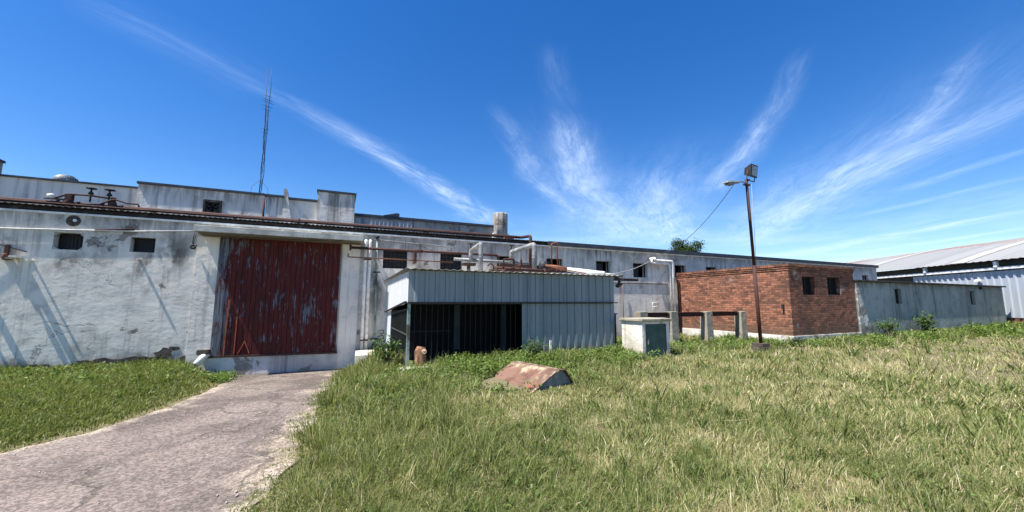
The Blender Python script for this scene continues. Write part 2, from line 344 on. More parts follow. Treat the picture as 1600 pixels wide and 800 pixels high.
# ------------------------------------------------------------------ mesh helpers
class MB:
    def __init__(s): s.v = []; s.f = []; s.sm = []
    def add(s, vs, fs, smooth=False):
        k = len(s.v); s.v += [tuple(v) for v in vs]; s.f += [tuple(i+k for i in f) for f in fs]; s.sm += [smooth]*len(fs); return s
    def box(s, x0, x1, y0, y1, z0, z1):
        return s.add([(x0,y0,z0),(x1,y0,z0),(x1,y1,z0),(x0,y1,z0),(x0,y0,z1),(x1,y0,z1),(x1,y1,z1),(x0,y1,z1)],
                     [(3,2,1,0),(4,5,6,7),(0,1,5,4),(1,2,6,5),(2,3,7,6),(3,0,4,7)])
    def hexa(s, p):   # eight corners, bottom four then top four
        return s.add(p, [(3,2,1,0),(4,5,6,7),(0,1,5,4),(1,2,6,5),(2,3,7,6),(3,0,4,7)])
    def bar(s, a, b, w, h, up=(0,0,1)):
        a, b = Vector(a), Vector(b); d = (b-a).normalized(); u = Vector(up)
        if abs(d.dot(u)) > .95: u = Vector((0,1,0))
        x = d.cross(u).normalized()*w/2; y = x.cross(d).normalized()*h/2
        return s.hexa([a-x-y, a+x-y, a+x+y, a-x+y, b-x-y, b+x-y, b+x+y, b-x+y])
    def tube(s, pts, r, n=10, caps=True, radii=None):
        pts = [Vector(p) for p in pts]; rings = []; prev = None
        for i, p in enumerate(pts):
            d = ((pts[min(i+1, len(pts)-1)]-p).normalized() + (p-pts[max(i-1, 0)]).normalized())
            d = d.normalized() if d.length > 1e-6 else Vector((0,0,1))
            if prev is None:
                a = d.orthogonal().normalized()
            else:
                a = (prev - d*prev.dot(d)).normalized()
            prev = a; bb = d.cross(a); rr = radii[i] if radii else r
            rings.append([p + (a*math.cos(2*math.pi*k/n) + bb*math.sin(2*math.pi*k/n))*rr for k in range(n)])
        vs = [v for rg in rings for v in rg]; fs = []
        for i in range(len(rings)-1):
            for k in range(n):
                fs.append((i*n+k, i*n+(k+1)%n, (i+1)*n+(k+1)%n, (i+1)*n+k))
        s.add(vs, fs, True)
        if caps:
            k = len(s.v)-len(vs)
            s.f += [tuple(k+i for i in range(n-1, -1, -1)), tuple(k+len(vs)-n+i for i in range(n))]; s.sm += [False, False]
        return s
    def lathe(s, prof, c, n=20):
        c = Vector(c); vs = []
        for (r, z) in prof:
            for k in range(n): a = 2*math.pi*k/n; vs.append((c.x+r*math.cos(a), c.y+r*math.sin(a), c.z+z))
        fs = []
        for i in range(len(prof)-1):
            for k in range(n): fs.append((i*n+k, i*n+(k+1)%n, (i+1)*n+(k+1)%n, (i+1)*n+k))
        fs += [tuple(range(n-1, -1, -1)), tuple((len(prof)-1)*n+i for i in range(n))]
        return s.add(vs, fs, True)
    def wall(s, x0, x1, z0, z1, y0, y1, holes=(), back=True):
        """wall slab facing -Y with rectangular openings cut through (hx0,hx1,hz0,hz1)"""
        xs = sorted({x0, x1, *[h[0] for h in holes], *[h[1] for h in holes]}); zs = sorted({z0, z1, *[h[2] for h in holes], *[h[3] for h in holes]})
        inh = lambda x, z: any(h[0] < x < h[1] and h[2] < z < h[3] for h in holes)
        for i in range(len(xs)-1):
            for j in range(len(zs)-1):
                if inh((xs[i]+xs[i+1])/2, (zs[j]+zs[j+1])/2): continue
                a, b, c, d = xs[i], xs[i+1], zs[j], zs[j+1]
                s.add([(a,y0,c),(b,y0,c),(b,y0,d),(a,y0,d)], [(0,1,2,3)])
        for (a, b, c, d) in holes:
            s.add([(a,y0,c),(b,y0,c),(b,y0,d),(a,y0,d),(a,y1,c),(b,y1,c),(b,y1,d),(a,y1,d)], [(0,4,5,1),(1,5,6,2),(2,6,7,3),(3,7,4,0)])
        s.add([(x0,y0,z0),(x1,y0,z0),(x1,y1,z0),(x0,y1,z0),(x0,y0,z1),(x1,y0,z1),(x1,y1,z1),(x0,y1,z1)], [(4,5,6,7),(1,2,6,5),(3,0,4,7)])
        return s
    def build(s, name, mat, parent=None, bevel=0):
        off = Vector((0,0,0)); q = parent
        while q is not None: off += q.location; q = q.parent
        me = bpy.data.meshes.new(name); me.from_pydata([tuple(Vector(v)-off) for v in s.v], [], s.f)
        me.polygons.foreach_set('use_smooth', s.sm); me.materials.append(MATS[mat]); me.update()
        o = bpy.data.objects.new(name, me); COL.objects.link(o)
        if parent is not None: o.parent = parent
        if bevel:
            bv = o.modifiers.new('edge', 'BEVEL'); bv.width = bevel; bv.segments = 2; bv.limit_method = 'ANGLE'; bv.angle_limit = R(50)
        return o
def tag(o, label=None, cat=None, group=None, kind=None):
    for k, v in (('label', label), ('category', cat), ('group', group), ('kind', kind)):
        if v: o[k] = v
    return o
def thing(name, label, cat, loc, group=None):
    o = bpy.data.objects.new(name, None); o.empty_display_size = .3; COL.objects.link(o); o.location = loc
    return tag(o, label, cat, group)
def bend(pts, r=.08, n=4):
    """round the corners of a polyline"""
    pts = [Vector(p) for p in pts]; out = [pts[0]]
    for i in range(1, len(pts)-1):
        a, b, c = pts[i-1], pts[i], pts[i+1]; ra = min(r, (a-b).length*.45, (c-b).length*.45)
        p, q = b+(a-b).normalized()*ra, b+(c-b).normalized()*ra
        for k in range(n+1):
            t = k/n; out.append(p*(1-t)**2 + b*2*t*(1-t) + q*t*t)
    out.append(pts[-1]); return out
def sag(a, b, drop, n=16):
    a, b = Vector(a), Vector(b)
    return [a.lerp(b, i/n) - Vector((0,0,drop*4*(i/n)*(1-i/n))) for i in range(n+1)]
def pipe(name, label, cat, pts, r, mat, group=None, rb=.1, n=10):
    o = MB().tube(bend(pts, rb), r, n).build(name, mat); return tag(o, label, cat, group)
def ribs(mb, a, b, z0, z1, pitch, depth, out, prof='trap', ztop=None):
    """ribbed vertical sheet from a to b (xy), ribs pushed along 'out'"""
    a, b, out = Vector((*a, 0)), Vector((*b, 0)), Vector((*out, 0)); L = (b-a).length; d = (b-a)/L
    us = [0.]; hs = [0.]
    k = 0
    while us[-1] < L-1e-4:
        u0 = k*pitch
        for (t, h) in ((.5, 0), (.62, 1), (.86, 1), (.98, 0)) if prof == 'trap' else ((.25, 1), (.5, 0), (.75, -1), (1., 0)):
            u = u0+t*pitch
            if u < L: us.append(u); hs.append(h*depth)
        k += 1
        if u0+pitch >= L: us.append(L); hs.append(0.)
    vs = []; zf0 = z0 if callable(z0) else (lambda u: z0); zf1 = z1 if callable(z1) else (lambda u: z1)
    for u, h in zip(us, hs):
        p = a+d*u+out*h; vs += [(p.x, p.y, zf0(u)), (p.x, p.y, zf1(u))]
    # thickness
    n = len(us)
    for u, h in zip(us, hs):
        p = a+d*u+out*(h-.006); vs += [(p.x, p.y, zf0(u)), (p.x, p.y, zf1(u))]
    fs = []
    for i in range(n-1):
        fs.append((2*i, 2*i+2, 2*i+3, 2*i+1)); j = 2*n
        fs.append((j+2*i+1, j+2*i+3, j+2*i+2, j+2*i)); fs.append((2*i+1, 2*i+3, j+2*i+3, j+2*i+1)); fs.append((2*i, j+2*i, j+2*i+2, 2*i+2))
    fs += [(0, 1, 2*n+1, 2*n), (2*n-2, 4*n-2, 4*n-1, 2*n-1)]
    mb.add(vs, fs); return mb
def waves(mb, x0, x1, pts, pitch, amp, th, seg=8):
    """corrugated roofing: waves along X, following pts (y,z) from eave to ridge"""
    n = int((x1-x0)/pitch*seg); m = len(pts); vs = []
    for layer in (0, 1):
        for i in range(n+1):
            x = x0+(x1-x0)*i/n; w = amp*math.sin(2*math.pi*(x-x0)/pitch)
            for (y, z) in pts: vs.append((x, y, z+w-layer*th))
    fs = []; q = (n+1)*m
    for i in range(n):
        for j in range(m-1):
            a = i*m+j; fs.append((a, a+m, a+m+1, a+1)); fs.append((q+a+1, q+a+m+1, q+a+m, q+a))
        fs.append((i*m, q+i*m, q+(i+1)*m, (i+1)*m))
    mb.add(vs, fs, True); return mb

# ------------------------------------------------------------------ ground levels
WALL = 12.4
DL = [(-9.5, 1.2), (-6.5, 3.6), (-4.6, 5.3), (-3.37, 6.45), (-3.02, 6.81), (-2.55, 7.6), (-2.4, 9.0), (-2.35, 10.4), (-2.45, 11.4), (-2.9, 12.3), (-3.0, WALL+2)]
DR = [(-2.6, -1.5), (-1.2, 1.2), (-.8, 3.0), (-.63, 3.86), (-.46, 4.5), (-.34, 5.6), (-.22, 7.75), (-.1, 9.4), (.1, 11.0), (.25, 12.2), (.3, WALL+2)]
def resample(P, n):
    P = np.array(P); d = np.r_[0, np.cumsum(np.hypot(*np.diff(P, axis=0).T))]; t = np.linspace(0, d[-1], n)
    return np.c_[np.interp(t, d, P[:, 0]), np.interp(t, d, P[:, 1])]
def smooth(P, k=5):
    Q = P.copy()
    for _ in range(k): Q[1:-1] = (Q[:-2]+2*Q[1:-1]+Q[2:])/4
    return Q
NL = 120
dl = smooth(resample(DL, NL), 14); dr = smooth(resample(DR, NL), 14)
poly = np.r_[dl, dr[::-1]]
def seg_dist(x, y, P):
    best = np.full(x.shape, 1e9)
    for (a, b) in zip(P[:-1:2], P[2::2]):
        d = b-a; L2 = d@d
        t = np.clip(((x-a[0])*d[0]+(y-a[1])*d[1])/L2, 0, 1)
        best = np.minimum(best, np.hypot(x-a[0]-t*d[0], y-a[1]-t*d[1]))
    return best
def inside(x, y):
    c = np.zeros(x.shape, bool); n = len(poly); j = n-1
    for i in range(n):
        xi, yi = poly[i]; xj, yj = poly[j]
        if yi != yj:
            c ^= ((yi > y) != (yj > y)) & (x < (xj-xi)*(y-yi)/(yj-yi)+xi)
        j = i
    return c
def drive_sd(x, y):
    """signed distance to the drive: negative inside"""
    d = np.minimum(seg_dist(x, y, dl), seg_dist(x, y, dr)); return np.where(inside(x, y), -d, d)
def sstep(a, b, x):
    t = np.clip((x-a)/(b-a), 0, 1); return t*t*(3-2*t)
def fbm(x, y, s, seed=0):
    r = np.zeros(np.shape(x)); a = 1.
    for o in range(4):
        k = seed*1.7+o*2.3
        r = r + a*(np.sin(x*s*1.0+k+1.9*np.sin(y*s*.83+k*1.3))*np.cos(y*s*1.13-k*.7+1.6*np.sin(x*s*.71+k))); s *= 1.93; a *= .55
    return r/2.0
def base_level(x, y):
    right = .28*sstep(2.5, 7.2, y)*sstep(-.5, 3.0, x) + .15*sstep(4, 9, y)*sstep(3.0, -.2, x)*sstep(-.6, .4, x)
    left = .1*sstep(7, 12, y)
    return np.where(x > -.5, right, left) + .03*fbm(x, y, .9, 3)*sstep(1, 3, np.hypot(x, y))
def drive_level(x, y): return -.03 - .22*sstep(7.5, 12.2, y)
def ground_z(x, y):
    x = np.asarray(x, float); y = np.asarray(y, float)
    near = (x > -14) & (x < 6) & (y > -4) & (y < 15)
    b = base_level(x, y); out = b.copy()
    if near.any():
        d = drive_sd(x[near], y[near]); w = sstep(.0, .9, d)
        out[near] = drive_level(x[near], y[near])*(1-w) + b[near]*w
    return out
def gz(x, y): return float(ground_z(np.array([x]), np.array([y]))[0])

def grid_mesh(name, xs, ys, zf, mat):
    X, Y = np.meshgrid(xs, ys, indexing='ij'); Z = zf(X.ravel(), Y.ravel())
    v = np.c_[X.ravel(), Y.ravel(), Z]; nx, ny = len(xs), len(ys)
    i, j = np.meshgrid(np.arange(nx-1), np.arange(ny-1), indexing='ij'); a = (i*ny+j).ravel()
    return np_mesh(name, v, np.c_[a, a+ny, a+ny+1, a+1], None, mat, smooth=True)
def np_mesh(name, v, quads, tris, mat, tint=None, smooth=False, attr='tint'):
    me = bpy.data.meshes.new(name); parts = []; ls = []; n = 0
    for f in (quads, tris):
        if f is None or len(f) == 0: continue
        k = f.shape[1]; parts.append(f.ravel()); ls.append(n+np.arange(len(f))*k); n += f.size
    loops = np.concatenate(parts).astype(np.int32); ls = np.concatenate(ls).astype(np.int32)
    me.vertices.add(len(v)); me.vertices.foreach_set('co', np.ascontiguousarray(v, np.float32).ravel())
    me.loops.add(len(loops)); me.loops.foreach_set('vertex_index', loops)
    me.polygons.add(len(ls)); me.polygons.foreach_set('loop_start', ls)
    if smooth: me.polygons.foreach_set('use_smooth', np.ones(len(ls), bool))
    me.update(calc_edges=True)
    if tint is not None:
        at = me.attributes.new(attr, 'FLOAT', 'POINT'); at.data.foreach_set('value', np.ascontiguousarray(tint, np.float32))
    me.materials.append(MATS[mat]); o = bpy.data.objects.new(name, me); COL.objects.link(o); return o
def graded(lo, hi, step, far):
    a = list(np.arange(lo, hi+step/2, step)); s = step; x = a[-1]
    while x < far: s *= 1.5; x += s; a.append(x)
    s = step; x = a[0]; pre = []
    while x > -far: s *= 1.5; x -= s; pre.append(x)
    return np.array(pre[::-1]+a)
g = grid_mesh('ground', graded(-10, 38, .2, 900), graded(-4, 14, .2, 900), lambda x, y: ground_z(x, y)-.012, 'soil')
tag(g, kind='structure')
# drive sheet
M_ = 26; v = []; e = []
jl = .10*fbm(dl[:, 0]*3, dl[:, 1]*3, 1.3, 5); jr = .12*fbm(dr[:, 0]*3, dr[:, 1]*3, 1.3, 8)
for i in range(NL):
    n_ = (dr[i]-dl[i]); L_ = np.hypot(*n_); n_ = n_/L_
    A = dl[i]-n_*(jl[i]-.03); B = dr[i]+n_*(jr[i]+.05)
    for k in range(M_):
        t = k/(M_-1); p = A+(B-A)*t; v.append((p[0], p[1], 0)); e.append(min(1., max(0, 1-min(t*1.25, (1-t)*.75)*L_/1.25)))
v = np.array(v); v[:, 2] = ground_z(v[:, 0], v[:, 1])+.006+.006*fbm(v[:, 0], v[:, 1], 2.2, 2)
ii, jj = np.meshgrid(np.arange(NL-1), np.arange(M_-1), indexing='ij'); a = (ii*M_+jj).ravel()
dv = np_mesh('driveway', v, np.c_[a, a+1, a+M_+1, a+M_], None, 'drive_surface', tint=np.array(e), smooth=True, attr='edge')
tag(dv, kind='structure')
s_ = MB(); zq = gz(1.0, 11.4)
s_.hexa([(.45, 11.0, zq-.2), (1.25, 10.75, zq-.2), (1.35, 11.9, zq-.2), (.5, 12.1, zq-.2), (.45, 11.0, zq+.07), (1.25, 10.75, zq+.09), (1.35, 11.9, zq+.09), (.5, 12.1, zq+.07)])
tag(s_.build('concrete_apron', 'slab_concrete', None, .01), kind='structure')

# ================================================================== MAIN FACTORY BUILDING
X0, X1 = -16.0, 30.2
fb = thing('factory_building', 'long low whitewashed factory building with stained walls and a raised upper storey behind', 'building', (7, WALL, 0))
WIN = [(1.18, 1.92, 2.69, 3.26), (2.97, 3.72, 2.70, 3.26), (5.06, 5.55, 2.72, 3.27), (6.96, 7.67, 2.72, 3.27), (9.18, 9.88, 2.72, 3.27),
       (11.04, 11.8, 2.67, 3.26), (13.37, 14.05, 2.72, 3.27), (15.31, 16.0, 2.8, 3.26), (20.5, 21.2, 2.8, 3.26), (28.52, 29.24, 2.9, 3.25)]
HOLES = [(-6.13, -5.62, 2.87, 3.27), (-4.77, -4.29, 2.88, 3.25)]
DOOR = (-2.9, -.08, .26, 3.36)
MB().wall(X0, X1, -.6, 3.74, WALL, WALL+.3, WIN+HOLES+[DOOR, (-4.02, -3.84, .12, .36)]).build('front_wall', 'limewash', fb)
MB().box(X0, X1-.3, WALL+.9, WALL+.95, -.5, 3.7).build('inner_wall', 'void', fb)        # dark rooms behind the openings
t_ = MB()
for a, b in ((X0, -3.4), (-3.4, .6), (.6, 7.2), (7.2, 14.1), (14.1, X1+.05)):
    t_.box(a+.004, b-.004, WALL-.035, WALL+.06, 3.70+RND.uniform(-.006, .006), 3.745)
t_.build('eaves_trim', 'white_paint', fb)
MB().box(X0, X1-.05, WALL+.03, WALL+.2, 3.746, 3.85).build('eaves_board', 'dark_tile', fb)
r_ = MB(); waves(r_, X0, 7.0, [(WALL-.07, 3.88), (13.6, 4.03), (15.02, 4.2)], .11, .011, .014); r_.build('roof', 'dark_tile', fb)
r2 = MB(); r2.hexa([(7.0, WALL-.1, 3.75), (X1+.1, WALL-.1, 3.75), (X1+.1, 24, 3.2), (7.0, 24, 3.2), (7.0, WALL-.1, 3.9), (X1+.1, WALL-.1, 3.9), (X1+.1, 24, 4.0), (7.0, 24, 4.0)])
r2.build('roof', 'coping_slate', fb)
MB().box(X1-.3, X1, WALL+.31, 24, -.5, 3.74).build('end_wall', 'limewash', fb)
# plinth under the door, pilaster to its right
p_ = MB(); p_.box(-3.02, .02, WALL-.06, WALL-.003, -.6, .24); p_.build('door_sill', 'plinth_white', fb)
MB().box(.02, .52, WALL-.03, WALL-.002, -.6, 3.36).build('pilaster', 'limewash_bright', fb)
MB().box(-3.45, -2.92, WALL-.02, WALL-.002, -.6, 3.36).build('pilaster', 'limewash_bright', fb)
# sliding door of vertical boards
d_ = MB(); x = DOOR[0]-.06
while x < DOOR[1]+.05:
    w_ = min(.115+RND.uniform(-.012, .012), DOOR[1]+.06-x); dz_ = RND.uniform(-.012, .012)
    d_.box(x+.003, x+w_-.003, WALL-.055+RND.uniform(-.006, .006), WALL-.012, DOOR[2]-.02+dz_, 3.385); x += w_
door = d_.build('sliding_door', 'red_door_paint', fb, .004)
st_ = MB(); st_.bar((-2.66, WALL-.07, .28), (-2.64, WALL-.075, 1.72), .022, .03); st_.bar((-2.44, WALL-.07, .3), (-2.43, WALL-.075, 1.28), .02, .03)
st_.bar((-2.36, WALL-.07, .3), (-2.22, WALL-.072, .62), .02, .02); st_.bar((-2.22, WALL-.07, .62), (-2.1, WALL-.07, .3), .02, .02)
st_.build('batten', 'red_strip', door)
MB().bar((DOOR[0]-.1, WALL-.075, .255), (DOOR[1]+.1, WALL-.075, .215), .03, .05).build('bottom_rail', 'dark_rust', door)
MB().box(-.12, -.04, WALL-.1, WALL-.05, .27, .36).build('latch', 'dark_rust', door)
c_ = MB(); c_.box(-3.38, .56, WALL-.62, WALL-.04, 3.405, 3.56); can = c_.build('door_canopy', 'canopy_concrete', fb, .008)
MB().box(-3.3, .5, WALL-.56, WALL-.06, 3.36, 3.402).build('soffit', 'soffit_wood', can)
# windows
def window(h, kind):
    x0, x1, z0, z1 = h; y = WALL+.13
    f = MB(); w = .03
    f.box(x0, x1, y, y+.04, z1-w, z1); f.box(x0, x1, y, y+.04, z0, z0+w); f.box(x0, x0+w, y, y+.04, z0+w, z1-w); f.box(x1-w, x1, y, y+.04, z0+w, z1-w)
    fr = f.build('window', 'black_metal', fb)
    if kind in ('grid', 'half'):
        n = 6; b = MB()
        for i in range(1, n): xx = x0+(x1-x0)*i/n; b.box(xx-.007, xx+.007, y-.005, y+.012, z0+w, z1-w)
        for j in range(1, 5): zz = z0+(z1-z0)*j/5; b.box(x0+w, x1-w, y-.008, y+.008, zz-.006, zz+.006)
        b.build('glazing_bars', 'cellar_steel', fr)
        MB().box(x0+w, x1-w, y+.018, y+.024, z0+w, z1-w).build('pane', 'dirty_glass', fr)
    elif kind == 'open':
        xm = x0+(x1-x0)*RND.uniform(.4, .6); MB().box(xm-.012, xm+.012, y+.0, y+.03, z0+w, z1-w).build('mullion', 'black_metal', fr)
        if RND.random() < .6: MB().box(x0+w, xm-.012, y+.012, y+.018, z0+w, z1-w-.05).build('pane', 'dirty_glass', fr)
    return fr
for h, k in zip(WIN, ('grid', 'half', 'open', 'open', 'open', 'open', 'open', 'open', 'open', 'open')): window(h, k)
for h in HOLES:
    f = MB(); x0, x1, z0, z1 = h; y = WALL+.2
    f.box(x0, x1, y, y+.01, z0, z1); fr = f.build('window', 'dirty_glass', fb)
    b = MB()
    for i in range(1, 8): xx = x0+(x1-x0)*i/8; b.box(xx-.004, xx+.004, y-.014, y-.004, z0, z1)
    for j in range(1, 7): zz = z0+(z1-z0)*j/7; b.box(x0, x1, y-.012, y-.003, zz-.004, zz+.004)
    b.build('wire_mesh', 'black_metal', fr)
# chamfered timber corners and sagging lintel line of the first small window
x0, x1, z0, z1 = HOLES[0]
for (cx, cz, sx, sz) in ((x0, z0, 1, 1), (x1, z0, -1, 1), (x1, z1, -1, -1), (x0, z1, 1, -1)):
    q = .09; f = MB(); f.add([(cx, WALL+.02, cz), (cx+sx*q, WALL+.02, cz), (cx, WALL+.02, cz+sz*q), (cx, WALL+.12, cz), (cx+sx*q, WALL+.12, cz), (cx, WALL+.12, cz+sz*q)], [(0,1,2),(1,4,5,2),(3,5,4),(0,3,4,1),(0,2,5,3)]); f.build('window_corner', 'canopy_concrete', fb)

# broken plaster at the foot of the wall: jagged bared masonry
def jag(cx, cz, w, h, n=15, seed=1):
    r = random.Random(seed); pts = []
    for i in range(n):
        a = 2*math.pi*i/n; k = r.uniform(.6, 1.1); pts.append((cx+math.cos(a)*w*k, cz+math.sin(a)*h*k))
    m = MB(); vs = [(p[0], WALL-.012, p[1]) for p in pts]+[(p[0], WALL+.02, p[1]) for p in pts]
    m.add(vs, [tuple(range(n))]+[(i, i+n, (i+1) % n+n, (i+1) % n) for i in range(n)]); return m
k = 0
for (cx, cz, w, h) in ((-4.42, .27, .26, .1), (-4.95, .26, .3, .09), (-3.9, .38, .2, .17), (-3.68, .5, .13, .07), (-5.35, .24, .2, .07), (-3.42, .27, .18, .06), (-6.1, .22, .3, .06), (-4.1, .25, .3, .09)):
    k += 1; o = jag(cx, cz, w, h, seed=k).build('bare_masonry', 'old_brick', fb)  # dark colour also stands in for the shade inside the hole
MB().lathe([(.0, 0), (.17, 0), (.17, .02), (.07, .02), (.07, .05), (.0, .05)], (0, 0, 0), 18)
def disc(cx, cz, r, y, depth, mat, name, parent, n=18):
    m = MB(); vs = [(cx+r*math.cos(2*math.pi*i/n), y, cz+r*math.sin(2*math.pi*i/n)) for i in range(n)]
    vs += [(a, y+depth, b) for (a, _, b) in vs]
    m.add(vs, [tuple(range(n))]+[(i, i+n, (i+1) % n+n, (i+1) % n) for i in range(n)]); return m.build(name, mat, parent)
pv = disc(-5.83, 3.56, .13, WALL-.012, .02, 'old_brick', 'flue_patch', fb); disc(-5.8, 3.57, .035, WALL-.03, .03, 'white_paint', 'flue_cap', pv)
# upper storey behind
UP = 15.0
def upper(x0, x1, z1, y, mat, holes=(), thick=.25, cap=.07, name='upper_wall'):
    w = MB().wall(x0, x1, 3.6, z1, y, y+thick, holes).build(name, mat, fb)
    if cap: MB().box(x0-.03, x1+.03, y-.05, y+thick+.03, z1+.002, z1+cap).build('coping', 'coping_slate', w)
    return w
upper(X0, -8.75, 5.5, UP, 'old_parapet')
upper(-8.72, -5.745, 5.1, UP+.12, 'limewash_bright', cap=.05)
upper(-5.74, -2.5, 5.23, UP, 'limewash_upper', [(-4.08, -3.64, 4.47, 4.89)])
upper(-2.42, -1.93, 5.22, UP, 'limewash_upper')
f = MB(); f.add([(-1.92, UP-.02, 3.6), (-1.5, UP-.02, 3.6), (-1.5, UP+.5, 3.6), (-1.92, UP+.5, 3.6), (-1.92, UP-.02, 5.54), (-1.83, UP-.02, 5.54), (-1.83, UP+.5, 5.5), (-1.92, UP+.5, 5.5)],
                [(3,2,1,0),(4,5,6,7),(0,1,5,4),(1,2,6,5),(2,3,7,6),(3,0,4,7)]); f.build('fin_wall', 'limewash_upper', fb)
upper(-1.79, -.87, 5.2, UP+.12, 'limewash_bright', cap=.08)
MB().box(-.86, .36, UP-.05, UP+1.2, 3.6, 5.56).build('stair_head', 'limewash_upper', fb)
MB().box(-.9, .4, UP-.09, UP+1.24, 5.562, 5.63).build('coping', 'coping_slate', fb)
upper(.37, 6.0, 4.86, UP+.3, 'old_parapet', cap=.1)
rb_ = MB(); ribs(rb_, (.42, UP+.28), (2.5, UP+.28), 4.15, 4.78, .15, .02, (0, -1)); rb_.build('metal_cladding', 'grey_corrugated', fb)
f = MB(); f.add([(1.4, UP+.24, 4.97), (2.0, UP+.24, 4.97), (2.0, UP+.24, 5.08), (1.9, UP+.24, 5.1), (1.4, UP+.4, 4.97), (2.0, UP+.4, 4.97), (2.0, UP+.4, 5.08), (1.9, UP+.4, 5.1)], [(0,1,2,3),(7,6,5,4),(1,5,6,2),(3,2,6,7),(0,3,7,4)])
f.build('ridge_piece', 'coping_slate', fb)
ch = MB(); ch.lathe([(.33, 0), (.33, 1.75), (.31, 1.8)], (6.28, UP+.3, 3.7), 22); ch.build('chimney', 'old_parapet', fb)
MB().box(5.9, 6.62, UP+.1, UP+.8, 3.6, 4.6).build('chimney_base', 'limewash_upper', fb)
# downpipe and exhaust fan on the upper storey
tag(MB().tube([(-2.46, UP-.06, 4.0), (-2.46, UP-.06, 5.2)], .035, 8).build('downpipe', 'rusty_pipe'), 'short rusty downpipe on the upper storey wall, right of the exhaust fan', 'pipe')
ef = thing('exhaust_fan', 'square dark exhaust fan set in the upper storey wall', 'fan', (-3.86, UP, 4.45))
m = MB(); m.box(-4.1, -3.62, UP-.08, UP+.1, 4.84, 4.91); m.box(-4.1, -3.62, UP-.08, UP+.1, 4.45, 4.52); m.box(-4.1, -4.04, UP-.08, UP+.1, 4.52, 4.84); m.box(-3.68, -3.62, UP-.08, UP+.1, 4.52, 4.84)
m.build('fan_frame', 'dark_tile', ef)
n = 24; m = MB()
for i in range(n):
    a, b = 2*math.pi*i/n, 2*math.pi*(i+1)/n
    rr = lambda A, r, y: (-3.86+r*math.cos(A), y, 4.68+r*math.sin(A))
    m.add([rr(a, .15, UP-.06), rr(b, .15, UP-.06), rr(b, .185, UP-.06), rr(a, .185, UP-.06), rr(a, .15, UP+.05), rr(b, .15, UP+.05), rr(b, .185, UP+.05), rr(a, .185, UP+.05)], [(0,3,2,1),(0,1,5,4),(2,3,7,6)])
m.build('fan_ring', 'dark_tile', ef)
m = MB()
for i in range(5):
    a = 2*math.pi*i/5+.3; c, s2 = math.cos(a), math.sin(a)
    m.add([(-3.86+c*.03, UP+.0, 4.68+s2*.03), (-3.86+c*.14-s2*.05, UP-.02, 4.68+s2*.14+c*.05), (-3.86+c*.14+s2*.05, UP+.03, 4.68+s2*.14-c*.05), (-3.86+c*.03, UP+.02, 4.68+s2*.03)], [(0,1,2),(0,2,3),(2,1,3)])
m.build('blades', 'cellar_steel', ef); MB().box(-4.05, -3.67, UP+.06, UP+.09, 4.5, 4.86).build('duct_back', 'void', ef)

# turbine vent on the roof behind
tv = thing('turbine_vent', 'squat ribbed metal turbine vent poking above the far left roof', 'roof vent', (-7.82, 16, 4.9))
m = MB(); n = 26
for i in range(n):
    a = 2*math.pi*i/n; prof = [(.2, .12), (.27, .2), (.285, .3), (.25, .42), (.14, .5), (.02, .52)]
    vs = []
    for (r, z) in prof:
        for da, dr_ in ((0, 0), (.2, -.018)):
            A = a+da+z*.6; vs.append((-7.82+(r+dr_)*math.cos(A), 16+(r+dr_)*math.sin(A), 5.0+z))
    m.add(vs, [(2*k, 2*k+1, 2*k+3, 2*k+2) for k in range(len(prof)-1)], True)
m.build('rotor', 'galvanised', tv); MB().lathe([(.22, 0), (.22, .64)], (-7.82, 16, 4.5), 18).build('neck', 'galvanised', tv)

# antenna mast
an = thing('antenna_mast', 'slender lattice radio mast rising above the roof', 'antenna', (-3.18, 18, 4.2))
m = MB(); base = Vector((-3.18, 18, 4.2))
for (ox, oy, zt) in ((0, 0, 9.9), (.07, .02, 11.5), (.03, .11, 9.6)):
    pts = []
    for i in range(9):
        z = 4.2+(zt-4.2)*i/8; k = .25+.75*min(1, (z-4.2)/3.0)
        pts.append((base.x+.02+ox*k*1.3+(.02 if i % 2 else -.01), 18+oy*k, z))
    m.tube(pts, .011, 5)
m.tube([(-3.17, 18, 6.0), (-3.13, 18.02, 8.0), (-3.18, 18.03, 9.6), (-3.22, 18.0, 11.4)], .01, 5)
m.build('mast', 'black_metal', an)
m = MB(); m.tube([(-3.17+(.09 if i % 2 else 0), 18+(.02 if i % 2 else 0), 5.6+i*.2) for i in range(21)], .006, 4)
m.build('bracing', 'black_metal', an)
m = MB(); m.tube([(-3.14, 18, 8.4), (-3.14, 18, 10.4)], .008, 4)
for (z, l) in ((9.95, .2), (10.05, .16), (9.75, .18), (9.6, .12), (10.2, .12), (8.75, .1), (8.6, .08)):
    a = RND.uniform(-.5, .5); m.tube([(-3.16-l*math.cos(a), 18-l*.4, z-l*math.sin(a)*.5), (-3.12+l*math.cos(a), 18+l*.4, z+l*math.sin(a)*.5)], .009, 5)
m.build('aerial', 'black_metal', an)
for dxp, dyp in ((-.33, -.1), (.33, .1)): MB().tube([(-3.15, 18, 6.6), (-3.15+dxp*.8, 18+dyp, 6.25), (-3.15+dxp, 18+dyp*2, 4.4)], .008, 4).build('guy_wire', 'black_cable', an)

